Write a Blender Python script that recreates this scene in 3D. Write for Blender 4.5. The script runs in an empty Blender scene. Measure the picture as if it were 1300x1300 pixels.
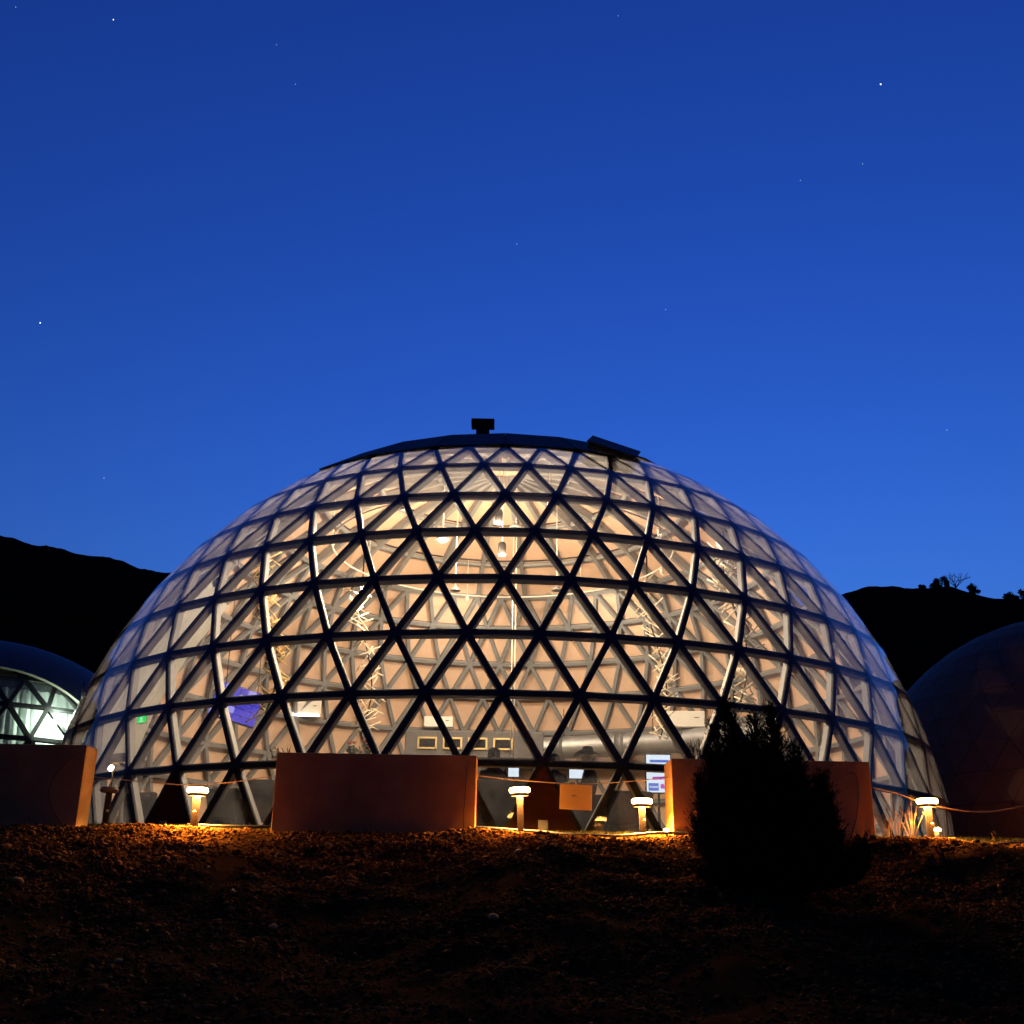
import bpy, bmesh, math, random
import numpy as np
from mathutils import Vector, Matrix, noise
random.seed(7)
rng = np.random.default_rng(7)
R_ = math.radians
sc = bpy.context.scene
col = sc.collection

# ------------------------------------------------------------------ camera
YAW, PITCH, ROLL, FPX = R_(0.46), R_(19.52), R_(0.90), 1409.6
_F = Vector((math.sin(YAW)*math.cos(PITCH), math.cos(YAW)*math.cos(PITCH), math.sin(PITCH)))
_R0 = Vector((math.cos(YAW), -math.sin(YAW), 0))
_U0 = _R0.cross(_F)
_R = _R0*math.cos(ROLL) + _U0*math.sin(ROLL)
_U = -_R0*math.sin(ROLL) + _U0*math.cos(ROLL)
cam = bpy.data.cameras.new('camera')
camo = bpy.data.objects.new('camera', cam)
col.objects.link(camo)
M = Matrix.Identity(4)
for i in range(3):
    M[i][0], M[i][1], M[i][2] = _R[i], _U[i], -_F[i]
camo.matrix_world = M
cam.sensor_width = 36
cam.lens = 36*FPX/1300
cam.clip_start = 0.1
cam.clip_end = 9000
sc.camera = camo

def at(px, py, Y):
    """world point seen at a photo pixel, at forward distance Y"""
    d = _F + _R*((px-650)/FPX) + _U*((650-py)/FPX)
    return d*(Y/d.y)

# ------------------------------------------------------------------ sky (dusk, sun just below the hills)
w = bpy.data.worlds.new('World'); sc.world = w; w.use_nodes = True
nt = w.node_tree
bg = nt.nodes['Background']
sky = nt.nodes.new('ShaderNodeTexSky'); sky.sky_type = 'NISHITA'; sky.sun_disc = False
sky.sun_elevation = R_(-4); sky.sun_rotation = R_(12)
sky.ozone_density = 3; sky.air_density = 2; sky.dust_density = 0
tint = nt.nodes.new('ShaderNodeMix'); tint.data_type = 'RGBA'; tint.blend_type = 'MULTIPLY'
tint.inputs[0].default_value = 1
tint.inputs[7].default_value = (0.146, 0.375, 0.97, 1)
nt.links.new(sky.outputs[0], tint.inputs[6])
nt.links.new(tint.outputs[2], bg.inputs[0])
bg.inputs[1].default_value = 0.15

# ------------------------------------------------------------------ exposure and renderer
vs = sc.view_settings
vs.view_transform = 'Standard'; vs.look = 'None'; vs.gamma = 1; vs.use_curve_mapping = False
vs.exposure = 6.35
KL = 2**(5.5-vs.exposure)      # lamp level that goes with this exposure
cy = sc.cycles
cy.use_denoising = True
cy.max_bounces = 8; cy.diffuse_bounces = 4; cy.glossy_bounces = 4
cy.transmission_bounces = 6; cy.transparent_max_bounces = 40
cy.sample_clamp_indirect = 0.4
cy.caustics_reflective = False; cy.caustics_refractive = False

# ------------------------------------------------------------------ materials
def mat(name, c, rough=0.6, metal=0.0, var=0.0, scale=8.0, bump=0.0, bscale=40.0, island=0.0, spec=0.5,
        emit=None, estr=0.0, c2=None, coord='Object'):
    m = bpy.data.materials.new(name); m.use_nodes = True
    n, l = m.node_tree.nodes, m.node_tree.links
    b = n['Principled BSDF']
    b.inputs['Base Color'].default_value = (*c, 1)
    b.inputs['Roughness'].default_value = rough
    b.inputs['Metallic'].default_value = metal
    b.inputs['Specular IOR Level'].default_value = spec
    if emit:
        b.inputs['Emission Color'].default_value = (*emit, 1)
        b.inputs['Emission Strength'].default_value = estr
    if var or c2 or bump or island:
        tc = n.new('ShaderNodeTexCoord')
    if var or c2 or island:
        nz = n.new('ShaderNodeTexNoise'); nz.inputs['Scale'].default_value = scale
        nz.inputs['Detail'].default_value = 6; nz.inputs['Roughness'].default_value = 0.65
        l.new(tc.outputs[coord], nz.inputs['Vector'])
        rp = n.new('ShaderNodeValToRGB')
        lo = tuple(max(0, x*(1-var)) for x in c)
        hi = c2 if c2 else tuple(min(1, x*(1+var)) for x in c)
        rp.color_ramp.elements[0].position = 0.3; rp.color_ramp.elements[1].position = 0.7
        rp.color_ramp.elements[0].color = (*lo, 1); rp.color_ramp.elements[1].color = (*hi, 1)
        l.new(nz.outputs['Fac'], rp.inputs[0])
        src = rp.outputs[0]
        if island:
            ge = n.new('ShaderNodeNewGeometry')
            hv = n.new('ShaderNodeHueSaturation')
            mr = n.new('ShaderNodeMapRange')
            mr.inputs[3].default_value = 1-island; mr.inputs[4].default_value = 1+island
            l.new(ge.outputs['Random Per Island'], mr.inputs[0])
            l.new(mr.outputs[0], hv.inputs['Value'])
            l.new(src, hv.inputs['Color']); src = hv.outputs[0]
        l.new(src, b.inputs['Base Color'])
    if bump:
        nb = n.new('ShaderNodeTexNoise'); nb.inputs['Scale'].default_value = bscale; nb.inputs['Detail'].default_value = 5
        l.new(tc.outputs[coord], nb.inputs['Vector'])
        bp = n.new('ShaderNodeBump'); bp.inputs['Strength'].default_value = bump; bp.inputs['Distance'].default_value = 0.02
        l.new(nb.outputs['Fac'], bp.inputs['Height'])
        l.new(bp.outputs[0], b.inputs['Normal'])
    return m

def emat(name, c, s):
    m = bpy.data.materials.new(name); m.use_nodes = True
    n, l = m.node_tree.nodes, m.node_tree.links
    n.remove(n['Principled BSDF'])
    e = n.new('ShaderNodeEmission'); e.inputs[0].default_value = (*c, 1); e.inputs[1].default_value = s*KL
    l.new(e.outputs[0], n['Material Output'].inputs[0])
    return m

def glass(name, tintc=(0.93, 0.95, 0.95), haze=0.034, hazec=(0.82, 0.82, 0.86), rough=0.04, ior=1.28, bump=0.02, bs=1.3):
    """thin clear sheet: see-through, Fresnel reflection, a little surface haze"""
    m = bpy.data.materials.new(name); m.use_nodes = True
    n, l = m.node_tree.nodes, m.node_tree.links
    n.remove(n['Principled BSDF'])
    t = n.new('ShaderNodeBsdfTransparent'); t.inputs[0].default_value = (*tintc, 1)
    d = n.new('ShaderNodeBsdfTranslucent'); d.inputs[0].default_value = (*hazec, 1)
    g = n.new('ShaderNodeBsdfGlossy'); g.inputs['Roughness'].default_value = rough
    lw = n.new('ShaderNodeLayerWeight'); lw.inputs[0].default_value = 0.5      # Schlick reflectance, same from both sides
    pw = n.new('ShaderNodeMath'); pw.operation = 'POWER'; pw.inputs[1].default_value = 4.2
    l.new(lw.outputs['Facing'], pw.inputs[0])
    fr = n.new('ShaderNodeMath'); fr.operation = 'MULTIPLY_ADD'; fr.inputs[1].default_value = 0.93; fr.inputs[2].default_value = ((ior-1)/(ior+1))**2
    l.new(pw.outputs[0], fr.inputs[0])
    tc = n.new('ShaderNodeTexCoord')
    nz = n.new('ShaderNodeTexNoise'); nz.inputs['Scale'].default_value = bs; nz.inputs['Detail'].default_value = 3
    l.new(tc.outputs['Object'], nz.inputs['Vector'])
    bp = n.new('ShaderNodeBump'); bp.inputs['Strength'].default_value = bump; bp.inputs['Distance'].default_value = 0.3
    l.new(nz.outputs['Fac'], bp.inputs['Height'])
    l.new(bp.outputs[0], g.inputs['Normal'])
    nh = n.new('ShaderNodeTexNoise'); nh.inputs['Scale'].default_value = 2.2; nh.inputs['Detail'].default_value = 7
    l.new(tc.outputs['Object'], nh.inputs['Vector'])
    mr = n.new('ShaderNodeMapRange'); mr.inputs[1].default_value = 0.3; mr.inputs[2].default_value = 0.75
    mr.inputs[3].default_value = haze*0.4; mr.inputs[4].default_value = haze*1.8
    l.new(nh.outputs['Fac'], mr.inputs[0])
    cs = n.new('ShaderNodeMath'); cs.operation = 'SUBTRACT'; cs.inputs[0].default_value = 1.08      # cosine of the view angle
    l.new(lw.outputs['Facing'], cs.inputs[1])
    dv = n.new('ShaderNodeMath'); dv.operation = 'DIVIDE'
    l.new(mr.outputs[0], dv.inputs[0]); l.new(cs.outputs[0], dv.inputs[1])
    m1 = n.new('ShaderNodeMixShader')
    l.new(dv.outputs[0], m1.inputs[0]); l.new(t.outputs[0], m1.inputs[1]); l.new(d.outputs[0], m1.inputs[2])
    m2 = n.new('ShaderNodeMixShader')
    l.new(fr.outputs[0], m2.inputs[0]); l.new(m1.outputs[0], m2.inputs[1]); l.new(g.outputs[0], m2.inputs[2])
    l.new(m2.outputs[0], n['Material Output'].inputs[0])
    return m

MT = dict(
    cap=mat('black_shaded_face', (0.005, 0.005, 0.005), 0.6, 0.0, bump=0.05, bscale=30, spec=0.12),  # black carries the shade on the outward beam faces
    beam=mat('grey_painted_beam', (0.20, 0.205, 0.205), 0.5, 0.0, var=0.08, scale=3, bump=0.05, bscale=25),
    pane=glass('clear_film_pane'),
    liner=mat('tan_liner_fabric', (0.70, 0.475, 0.33), 0.85, var=0.07, scale=1.2, bump=0.25, bscale=3, spec=0.2),
    roof=mat('dark_roof_membrane', (0.022, 0.022, 0.022), 0.6, var=0.2, scale=2, bump=0.15, bscale=6, spec=0.25),
    brown=mat('brown_base_board', (0.020, 0.007, 0.004), 0.9, var=0.15, scale=5, bump=0.1, bscale=60, spec=0.02),
    cream=mat('cream_render', (0.60, 0.33, 0.085), 0.85, var=0.2, scale=1.6, bump=0.12, bscale=70, spec=0.2),
    soil=mat('brown_soil', (0.055, 0.024, 0.007), 0.95, var=0.4, scale=3, bump=0.6, bscale=30, spec=0.0),
    gravel=mat('brown_gravel', (0.175, 0.076, 0.019), 0.9, var=0.3, scale=9, bump=0.3, bscale=90, island=0.8, spec=0.0),
    stone=mat('pale_stone', (0.36, 0.20, 0.06), 0.9, var=0.25, scale=14, bump=0.5, bscale=40, spec=0.2),
    grass=mat('dry_green_grass', (0.10, 0.10, 0.025), 0.8, var=0.3, scale=6, island=0.4, spec=0.1),
    straw=mat('dry_straw', (0.20, 0.12, 0.05), 0.85, var=0.2, scale=20, spec=0.1),
    juniper=mat('juniper_foliage', (0.030, 0.026, 0.007), 0.9, var=0.4, scale=5, island=0.4, spec=0.0),
    bark=mat('dark_bark', (0.05, 0.03, 0.018), 0.9, var=0.3, scale=12, bump=0.5, bscale=30, spec=0.1),
    hill=mat('dark_scrub_hill', (0.010, 0.008, 0.005), 1.0, var=0.5, scale=0.15, bump=0.5, bscale=0.6, spec=0.0),
    hillbush=mat('dark_scrub_leaves', (0.012, 0.012, 0.007), 1.0, var=0.4, scale=2, spec=0.0),
    wood=mat('bollard_timber', (0.014, 0.006, 0.0025), 0.8, var=0.25, scale=18, bump=0.2, bscale=40, spec=0.2),
    lamp=emat('warm_lamp_diffuser', (1.0, 0.45, 0.10), 2.2),
    lens=emat('added_lamp_lens', (1.0, 0.45, 0.10), 115),
    lampoff=mat('unlit_lamp_diffuser', (0.20, 0.11, 0.06), 0.5, var=0.05),
    glow=emat('small_warm_bulb', (1.0, 0.62, 0.28), 0.7),
    white=mat('white_plastic', (0.72, 0.70, 0.65), 0.4, var=0.04, scale=4),
    led=emat('white_led', (1.0, 0.95, 0.85), 0.5),
    duct=mat('silver_duct', (0.36, 0.37, 0.38), 0.48, 0.8, var=0.1, scale=5, bump=0.3, bscale=12),
    steel=mat('grey_steel', (0.14, 0.14, 0.145), 0.5, 0.3, var=0.12, scale=6, bump=0.05),
    duskgrey=mat('grey_painted_metal', (0.075, 0.072, 0.075), 0.6, var=0.15, scale=3, bump=0.05),
    brass=mat('brass_frame', (0.60, 0.45, 0.20), 0.35, 0.7, var=0.08),
    dark=mat('dark_upholstery', (0.007, 0.008, 0.011), 0.8, var=0.25, scale=7, bump=0.2, bscale=25, spec=0.06),
    black=mat('black_metal', (0.010, 0.010, 0.010), 0.5, 0.0, var=0.15, scale=8, spec=0.2),
    floor=mat('concrete_floor', (0.09, 0.08, 0.07), 0.6, var=0.2, scale=1.5, bump=0.1, bscale=12),
    rope=mat('pale_rope', (0.40, 0.27, 0.15), 0.9, var=0.2, scale=60, bump=0.4, bscale=120, spec=0.1),
    hose=mat('black_hose', (0.012, 0.010, 0.009), 0.5, var=0.2, scale=10),
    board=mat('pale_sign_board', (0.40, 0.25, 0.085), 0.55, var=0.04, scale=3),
    ink=mat('dark_ink', (0.12, 0.05, 0.02), 0.6, var=0.1),
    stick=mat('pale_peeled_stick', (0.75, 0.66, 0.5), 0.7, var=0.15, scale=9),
    stickw=mat('amber_light_tint_stick', (0.80, 0.55, 0.16), 0.6, var=0.15, scale=9),  # stick colour with the amber light painted in
    vinyl=mat('brown_dome_vinyl', (0.21, 0.072, 0.018), 0.7, var=0.2, scale=1.5, bump=0.12, bscale=2),
    hood=mat('dark_dome_hood', (0.026, 0.024, 0.018), 0.6, var=0.2, scale=1.5, bump=0.1, bscale=3),
    cloth=None,
    skin=mat('skin', (0.42, 0.25, 0.17), 0.6, var=0.08, scale=10),
    jacket=mat('dark_navy_jacket', (0.006, 0.007, 0.012), 0.9, var=0.25, scale=12, bump=0.3, bscale=30, spec=0.1),
    hat=mat('dark_felt_hat', (0.007, 0.007, 0.011), 0.9, var=0.2, scale=12, spec=0.1),
    screen=emat('bright_screen', (0.82, 0.90, 1.0), 0.024),
    exitg=emat('green_exit_sign', (0.03, 0.8, 0.12), 0.025),
    exitw=emat('exit_sign_figure', (0.7, 1.0, 0.75), 0.03),
    purple=emat('purple_light_tile', (0.12, 0.09, 0.85), 0.016),
    purple2=emat('pale_violet_tile', (0.42, 0.38, 1.0), 0.022),
    star=emat('star_light', (0.85, 0.92, 1.0), 0.06),
    stardim=emat('faint_star_light', (0.6, 0.75, 1.0), 0.026),
    tv1=emat('screen_magenta_band', (0.55, 0.12, 0.6), 0.02),
    tv2=emat('screen_blue_tile', (0.10, 0.2, 0.75), 0.02),
    foodred=mat('red_flower', (0.4, 0.03, 0.03), 0.7, var=0.2),
    leaf=mat('house_plant_leaf', (0.05, 0.07, 0.035), 0.6, var=0.3, scale=10),
    bottle=glass('bottle_glass', (0.7, 0.8, 0.7), 0.01),
    liquor=mat('amber_bottle', (0.30, 0.13, 0.03), 0.15, var=0.2),
)
def clothmat():
    m = bpy.data.materials.new('white_curtain'); m.use_nodes = True
    n, l = m.node_tree.nodes, m.node_tree.links
    n.remove(n['Principled BSDF'])
    a = n.new('ShaderNodeBsdfDiffuse'); a.inputs[0].default_value = (0.72, 0.74, 0.70, 1)
    b = n.new('ShaderNodeBsdfTranslucent'); b.inputs[0].default_value = (0.72, 0.76, 0.70, 1)
    x = n.new('ShaderNodeMixShader'); x.inputs[0].default_value = 0.5
    l.new(a.outputs[0], x.inputs[1]); l.new(b.outputs[0], x.inputs[2]); l.new(x.outputs[0], n['Material Output'].inputs[0])
    return m
MT['cloth'] = clothmat()

# ------------------------------------------------------------------ mesh helpers
class MB:
    def __init__(s): s.v, s.f, s.m, s.sm = [], [], [], []
    def add(s, vs, fs, mi=0, smooth=False):
        o = len(s.v); s.v += [tuple(x) for x in vs]
        for f in fs:
            s.f.append(tuple(i+o for i in f)); s.m.append(mi); s.sm.append(smooth)
        return s
    def box(s, c, size, rot=None, mi=0, bev=0.0):
        c = Vector(c); hx, hy, hz = [x/2 for x in size]
        if bev <= 0:
            pts = [Vector((sx*hx, sy*hy, sz*hz)) for sz in (-1, 1) for sy in (-1, 1) for sx in (-1, 1)]
            fs = [(0,2,3,1), (4,5,7,6), (0,1,5,4), (2,6,7,3), (0,4,6,2), (1,3,7,5)]
        else:
            bm = bmesh.new(); bmesh.ops.create_cube(bm, size=1)
            for v in bm.verts: v.co = Vector((v.co.x*size[0], v.co.y*size[1], v.co.z*size[2]))
            bmesh.ops.bevel(bm, geom=bm.edges[:], offset=bev, segments=2, affect='EDGES', profile=0.5)
            bm.verts.index_update()
            pts = [v.co.copy() for v in bm.verts]; fs = [tuple(v.index for v in f.verts) for f in bm.faces]; bm.free()
        if rot: pts = [rot @ p for p in pts]
        return s.add([p+c for p in pts], fs, mi)
    def bar(s, a, b, wd, dp, up, mi=0):
        """box-section bar from a to b; up = depth direction; section centred"""
        a, b, up = Vector(a), Vector(b), Vector(up)
        t = (b-a).normalized(); sd = t.cross(up).normalized(); u = sd.cross(t).normalized()
        pts = []
        for p in (a, b):
            for (i, j) in ((-1,-1), (1,-1), (1,1), (-1,1)):
                pts.append(p + sd*(i*wd/2) + u*(j*dp/2))
        return s.add(pts, [(0,3,2,1), (4,5,6,7), (0,1,5,4), (1,2,6,5), (2,3,7,6), (3,0,4,7)], mi)
    def tube(s, pts, r, n=8, mi=0, closed=False, smooth=True, caps=True):
        pts = [Vector(p) for p in pts]; k = len(pts)
        rs = r if isinstance(r, (list, tuple)) else [r]*k
        vs, fs = [], []
        prev = None
        for i, p in enumerate(pts):
            if closed: t = pts[(i+1) % k]-pts[i-1]
            else: t = pts[min(i+1, k-1)]-pts[max(i-1, 0)]
            t.normalize()
            ref = prev if prev is not None else (Vector((0,0,1)) if abs(t.z) < 0.9 else Vector((1,0,0)))
            sd = (ref - t*ref.dot(t)).normalized(); prev = sd
            u = t.cross(sd)
            for j in range(n):
                a = 2*math.pi*j/n
                vs.append(p + (sd*math.cos(a)+u*math.sin(a))*rs[i])
        rng_ = k if closed else k-1
        for i in range(rng_):
            for j in range(n):
                a, b = i*n+j, i*n+(j+1) % n
                c, d = ((i+1) % k)*n+(j+1) % n, ((i+1) % k)*n+j
                fs.append((a, b, c, d))
        if not closed and caps:
            fs.append(tuple(range(n))[::-1]); fs.append(tuple((k-1)*n+j for j in range(n)))
        return s.add(vs, fs, mi, smooth)
    def lathe(s, prof, c=(0,0,0), n=24, rot=None, mi=0, smooth=True):
        vs, fs = [], []; c = Vector(c)
        for (r, z) in prof:
            for j in range(n):
                a = 2*math.pi*j/n
                p = Vector((r*math.cos(a), r*math.sin(a), z))
                vs.append((rot @ p if rot else p)+c)
        for i in range(len(prof)-1):
            for j in range(n):
                fs.append((i*n+j, i*n+(j+1) % n, (i+1)*n+(j+1) % n, (i+1)*n+j))
        return s.add(vs, fs, mi, smooth)
    def mesh(s, name, mats):
        me = bpy.data.meshes.new(name)
        me.from_pydata(s.v, [], s.f)
        for m in (mats if isinstance(mats, (list, tuple)) else [mats]): me.materials.append(m)
        me.polygons.foreach_set('material_index', s.m)
        me.polygons.foreach_set('use_smooth', s.sm)
        me.update()
        return me
    def build(s, name, mats, parent=None):
        return link(name, s.mesh(name, mats), parent)

def link(name, me, parent=None):
    o = bpy.data.objects.new(name, me); col.objects.link(o)
    if parent is not None: o.parent = parent
    return o
def tag(o, label=None, cat=None, group=None, kind=None):
    if label: o['label'] = label
    if cat: o['category'] = cat
    if group: o['group'] = group
    if kind: o['kind'] = kind
    return o
def empty(name, loc=(0,0,0), rz=0, label=None, cat=None, group=None):
    o = bpy.data.objects.new(name, None); col.objects.link(o)
    o.location = loc; o.rotation_euler = (0, 0, rz); o.empty_display_size = 0.2
    return tag(o, label, cat, group)
def copy_tree(o, parent=None):
    c = o.copy(); col.objects.link(c)
    if parent is not None: c.parent = parent
    for ch in list(o.children): copy_tree(ch, c)
    return c
def plight(name, loc, power, colr, radius, parent):
    l = bpy.data.lights.new(name, 'POINT'); l.energy = power*KL; l.color = colr; l.shadow_soft_size = radius
    o = bpy.data.objects.new(name, l); col.objects.link(o); o.location = loc; o.parent = parent
    return o

# ------------------------------------------------------------------ ground
TZ = 0.93; GT = 1.04
PY = [-80, 0, 3, 6, 10, 12, 13.4, 14.6, 15.6, 16.2, 17.0, 3000]
PZ = [-1.75, -1.6, -1.5, -1.25, -0.68, -0.22, 0.22, 0.63, 0.88, 0.95, GT, GT]
def gz(x, y):
    wob = 0.28*math.sin(x*0.9+0.6) + 0.16*math.sin(x*2.3+2.0)
    f = min(1, max(0, (16.6-y)/1.4)) * min(1, max(0, (y+4)/6))
    yy = y + wob*f*0.8
    z = float(np.interp(yy, PY, PZ))
    if f > 0:
        z += f*(0.17*noise.noise((x*0.55, y*0.55, 3.1)) + 0.09*noise.noise((x*1.7, y*1.7, 8.2)) + 0.025*noise.noise((x*4.5, y*4.5, 1.0)))
    return z
def axis(dense0, dense1, step, far):
    a = list(np.arange(dense0, dense1+1e-6, step))
    o, d = dense1, step
    while o < far: d *= 1.35; o += d; a.append(o)
    o, d = dense0, step
    b = []
    while o > -far: d *= 1.35; o -= d; b.append(o)
    return b[::-1]+a
xs = axis(-11, 11, 0.13, 2500); ys = [y for y in axis(4, 17.4, 0.11, 2500) if y > -400]
gv = [(x, y, gz(x, y)) for y in ys for x in xs]
nx = len(xs)
gf = [(j*nx+i, j*nx+i+1, (j+1)*nx+i+1, (j+1)*nx+i) for j in range(len(ys)-1) for i in range(nx-1)]
g = MB().add(gv, gf, 0, True).build('ground', MT['soil']); tag(g, kind='structure')

# ------------------------------------------------------------------ hills
def hill(name, prof, y0, yc, y1, xr):
    prof_px = [p[0] for p in prof]
    hv, hf = [], []
    nxh, nyh = 420, 46
    tops = [at(px, py, yc) for px, py in prof]
    tx = [t.x for t in tops]; tz = [t.z for t in tops]
    for j in range(nyh):
        y = y0 + (y1-y0)*j/(nyh-1)
        for i in range(nxh):
            u = xr[0]+(xr[1]-xr[0])*i/(nxh-1)      # lateral position on the crest line
            x = u*(0.55+0.45*y/yc)
            H = float(np.interp(u, tx, tz))
            t = (y-y0)/(yc-y0)
            s = max(0, t)**1.25 if t < 1 else max(0.15, 1-0.55*(t-1))
            z = -2 + (H+2)*s
            rough = min(1, abs(t-1)*3)
            z += (1.6*noise.noise((x*0.05, y*0.05, 2)) + 0.6*noise.noise((x*0.2, y*0.2, 5)))*rough*min(1, t*3)
            z += 0.16*noise.noise((u*0.6, 3.3, y*0.05)) + 0.22*max(0, noise.noise((u*1.9, 7.7, y*0.3)))
            hv.append((x, y, z))
    hf = [(j*nxh+i, j*nxh+i+1, (j+1)*nxh+i+1, (j+1)*nxh+i) for j in range(nyh-1) for i in range(nxh-1)]
    return tag(MB().add(hv, hf, 0, True).build(name, MT['hill']), kind='structure')
hill('hill', [(-900, 560), (-500, 600), (-200, 640), (0, 674), (20, 677), (40, 685), (52, 688), (72, 689), (92, 696), (110, 700), (143, 703), (160, 708), (178, 716), (198, 721), (218, 723), (300, 740), (420, 790), (600, 850)], 70, 170, 330, (-210, 30))
hill('hill', [(640, 850), (800, 820), (900, 800), (1000, 770), (1068, 750), (1080, 746), (1098, 740), (1130, 739), (1150, 742), (1175, 742), (1200, 739), (1225, 747), (1250, 754), (1275, 758), (1300, 757), (1400, 740), (1700, 700), (2200, 640)], 70, 170, 330, (-30, 230))

# scrub on the right ridge
def leafball(mb, c, r, n, size, squash=0.8, lob=None):
    c = Vector(c)
    lobes = [(Vector((random.uniform(-.55, .55), random.uniform(-.5, .5), random.uniform(-.35, .5)))*r, r*random.uniform(.35, .6)) for _ in range(lob or 6)]
    for _ in range(n):
        o, lr = random.choice(lobes)
        d = Vector((random.gauss(0, 1), random.gauss(0, 1), random.gauss(0, 1))).normalized()
        p = c + o + d*lr*random.random()**0.4; p.z = c.z+(p.z-c.z)*squash
        a = Vector((random.gauss(0, 1), random.gauss(0, 1), random.gauss(0, 1))).normalized()
        b = a.cross(d).normalized() if a.cross(d).length > .01 else Vector((1, 0, 0))
        s = size*random.uniform(.6, 1.4)
        mb.add([p-a*s, p+b*s*.6, p+a*s, p-b*s*.6], [(0, 1, 2, 3)])
RY = 169
for (px, py, wpx, hpx, lab) in [
        (1190, 742, 22, 14, 'rounded dark scrub bush on the ridge beside the bare tree'),
        (1171, 745, 12, 7, 'low dark scrub bush on the ridge, flatter than its neighbours'),
        (1202, 741, 7, 10, 'small upright scrub bush touching the bare ridge tree'),
        (1284, 760, 20, 12, 'dark domed scrub bush on the ridge above the brown dome'),
        (1303, 760, 18, 16, 'tall dark scrub bush at the ridge end above the brown dome')]:
    b = at(px, py, RY); rr = wpx/2/FPX*RY; hh = hpx/FPX*RY
    e = empty('ridge_bush', b - Vector((0, 0, 1.15)), 0, lab, 'bush', 'scrub bushes on the ridge')
    mb = MB(); leafball(mb, (0, 0, 0.5+hh*.45), rr*1.15, 1100, 0.15, squash=max(.5, hh/rr*0.75)); mb.build('crown', MT['hillbush'], e)
    mb = MB(); mb.tube([(0, 0, -0.4), (0.05, 0, 0.5+hh*.5)], [0.12, 0.05], 6); mb.build('trunk', MT['bark'], e)
def grow(mb, p, d, ln, r, depth, tips):
    q = p + d*ln
    mid = p + d*ln*.5 + Vector((random.uniform(-1, 1), random.uniform(-1, 1), 0))*ln*.05
    mb.tube([p, mid, q], [r, r*.85, r*.65], 5)
    if depth == 0: tips.append(q); return
    for k in range(random.choice((2, 3))):
        ax = Vector((random.gauss(0, 1), random.gauss(0, 1), random.gauss(0, .5))).normalized()
        nd = (Matrix.Rotation(random.uniform(.35, .85)*random.choice((-1, 1)), 3, ax) @ d).normalized()
        nd.z = max(nd.z, .05); nd.normalize()
        grow(mb, q, nd, ln*random.uniform(.6, .85), r*.62, depth-1, tips)
b = at(1213, 746, RY)
e = empty('bare_tree', b-Vector((0, 0, 0.9)), 0, 'leafless tree with thin spreading branches on the dark ridge', 'tree')
mb = MB(); tips = []
random.seed(31); grow(mb, Vector((0, 0, 0)), Vector((.1, 0, 1)).normalized(), 1.0, 0.13, 0, tips)
for k_ in range(6):
    grow(mb, Vector((.1, 0, .9)), Vector((-.9+.36*k_, random.uniform(-.4, .4), .9)).normalized(), random.uniform(.75, 1.05), .075, 3, tips)
random.seed(11); mb.build('branch', MT['bark'], e)
mb = MB(); mb.tube([(0, 0, -0.5), (0, 0, 0.3)], [0.16, 0.11], 7); mb.build('trunk', MT['bark'], e)
b = at(1236, 751, RY)
e = empty('ridge_tree', b-Vector((0, 0, 0.95)), 0, 'small leafy tree on the dark ridge downhill of the leafless tree', 'tree')
mb = MB(); leafball(mb, (-.1, 0, 1.45), 1.05, 900, 0.13, 0.95, 8); leafball(mb, (.6, 0, 0.95), .6, 350, 0.13, 0.7); leafball(mb, (-.2, 0, 0.75), .75, 400, 0.13, 0.8); mb.build('crown', MT['hillbush'], e)
mb = MB(); mb.tube([(0, 0, -0.5), (0.05, 0, 0.6), (-.1, 0, 1.5)], [0.13, 0.1, 0.04], 7); mb.build('trunk', MT['bark'], e)

# ------------------------------------------------------------------ stars
for (px, py, r, lab) in [(1118, 107, 2.1, 'brightest star in the clear blue dusk sky'), (144, 25, 1.5, 'second brightest star, high in the darkest corner of the sky'),
                         (51, 410, 1.5, 'lone bright star above the left hill')]:
    mb = MB(); bm = bmesh.new(); bmesh.ops.create_icosphere(bm, subdivisions=2, radius=r*1.05)
    me = bpy.data.meshes.new('star'); bm.to_mesh(me); bm.free(); me.materials.append(MT['star'])
    o = link('star', me); o.location = at(px, py, 2800); tag(o, lab, 'star')
for (px, py) in [(785, 20), (351, 57), (375, 107), (1095, 208), (656, 310), (132, 607), (845, 393), (20, 9), (1016, 229), (1202, 546)]:
    bm = bmesh.new(); bmesh.ops.create_icosphere(bm, subdivisions=1, radius=1.15)
    me = bpy.data.meshes.new('star'); bm.to_mesh(me); bm.free(); me.materials.append(MT['stardim'])
    o = link('star', me); o.location = at(px, py, 2800); tag(o, 'faint star in the blue dusk sky', 'star', 'faint stars')

# ------------------------------------------------------------------ lattice domes
def lattice_tools(R, zc_off, thetas, N, phi0=0.0):
    """points are in the dome's own frame: origin at the centre of the base, z up, azimuth 0 towards -y"""
    def P(j, i, r=R):
        a = phi0 + i*2*math.pi/N; t = R_(thetas[j])
        return Vector((r*math.sin(t)*math.sin(a), -r*math.sin(t)*math.cos(a), zc_off + r*math.cos(t)))
    return P

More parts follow.
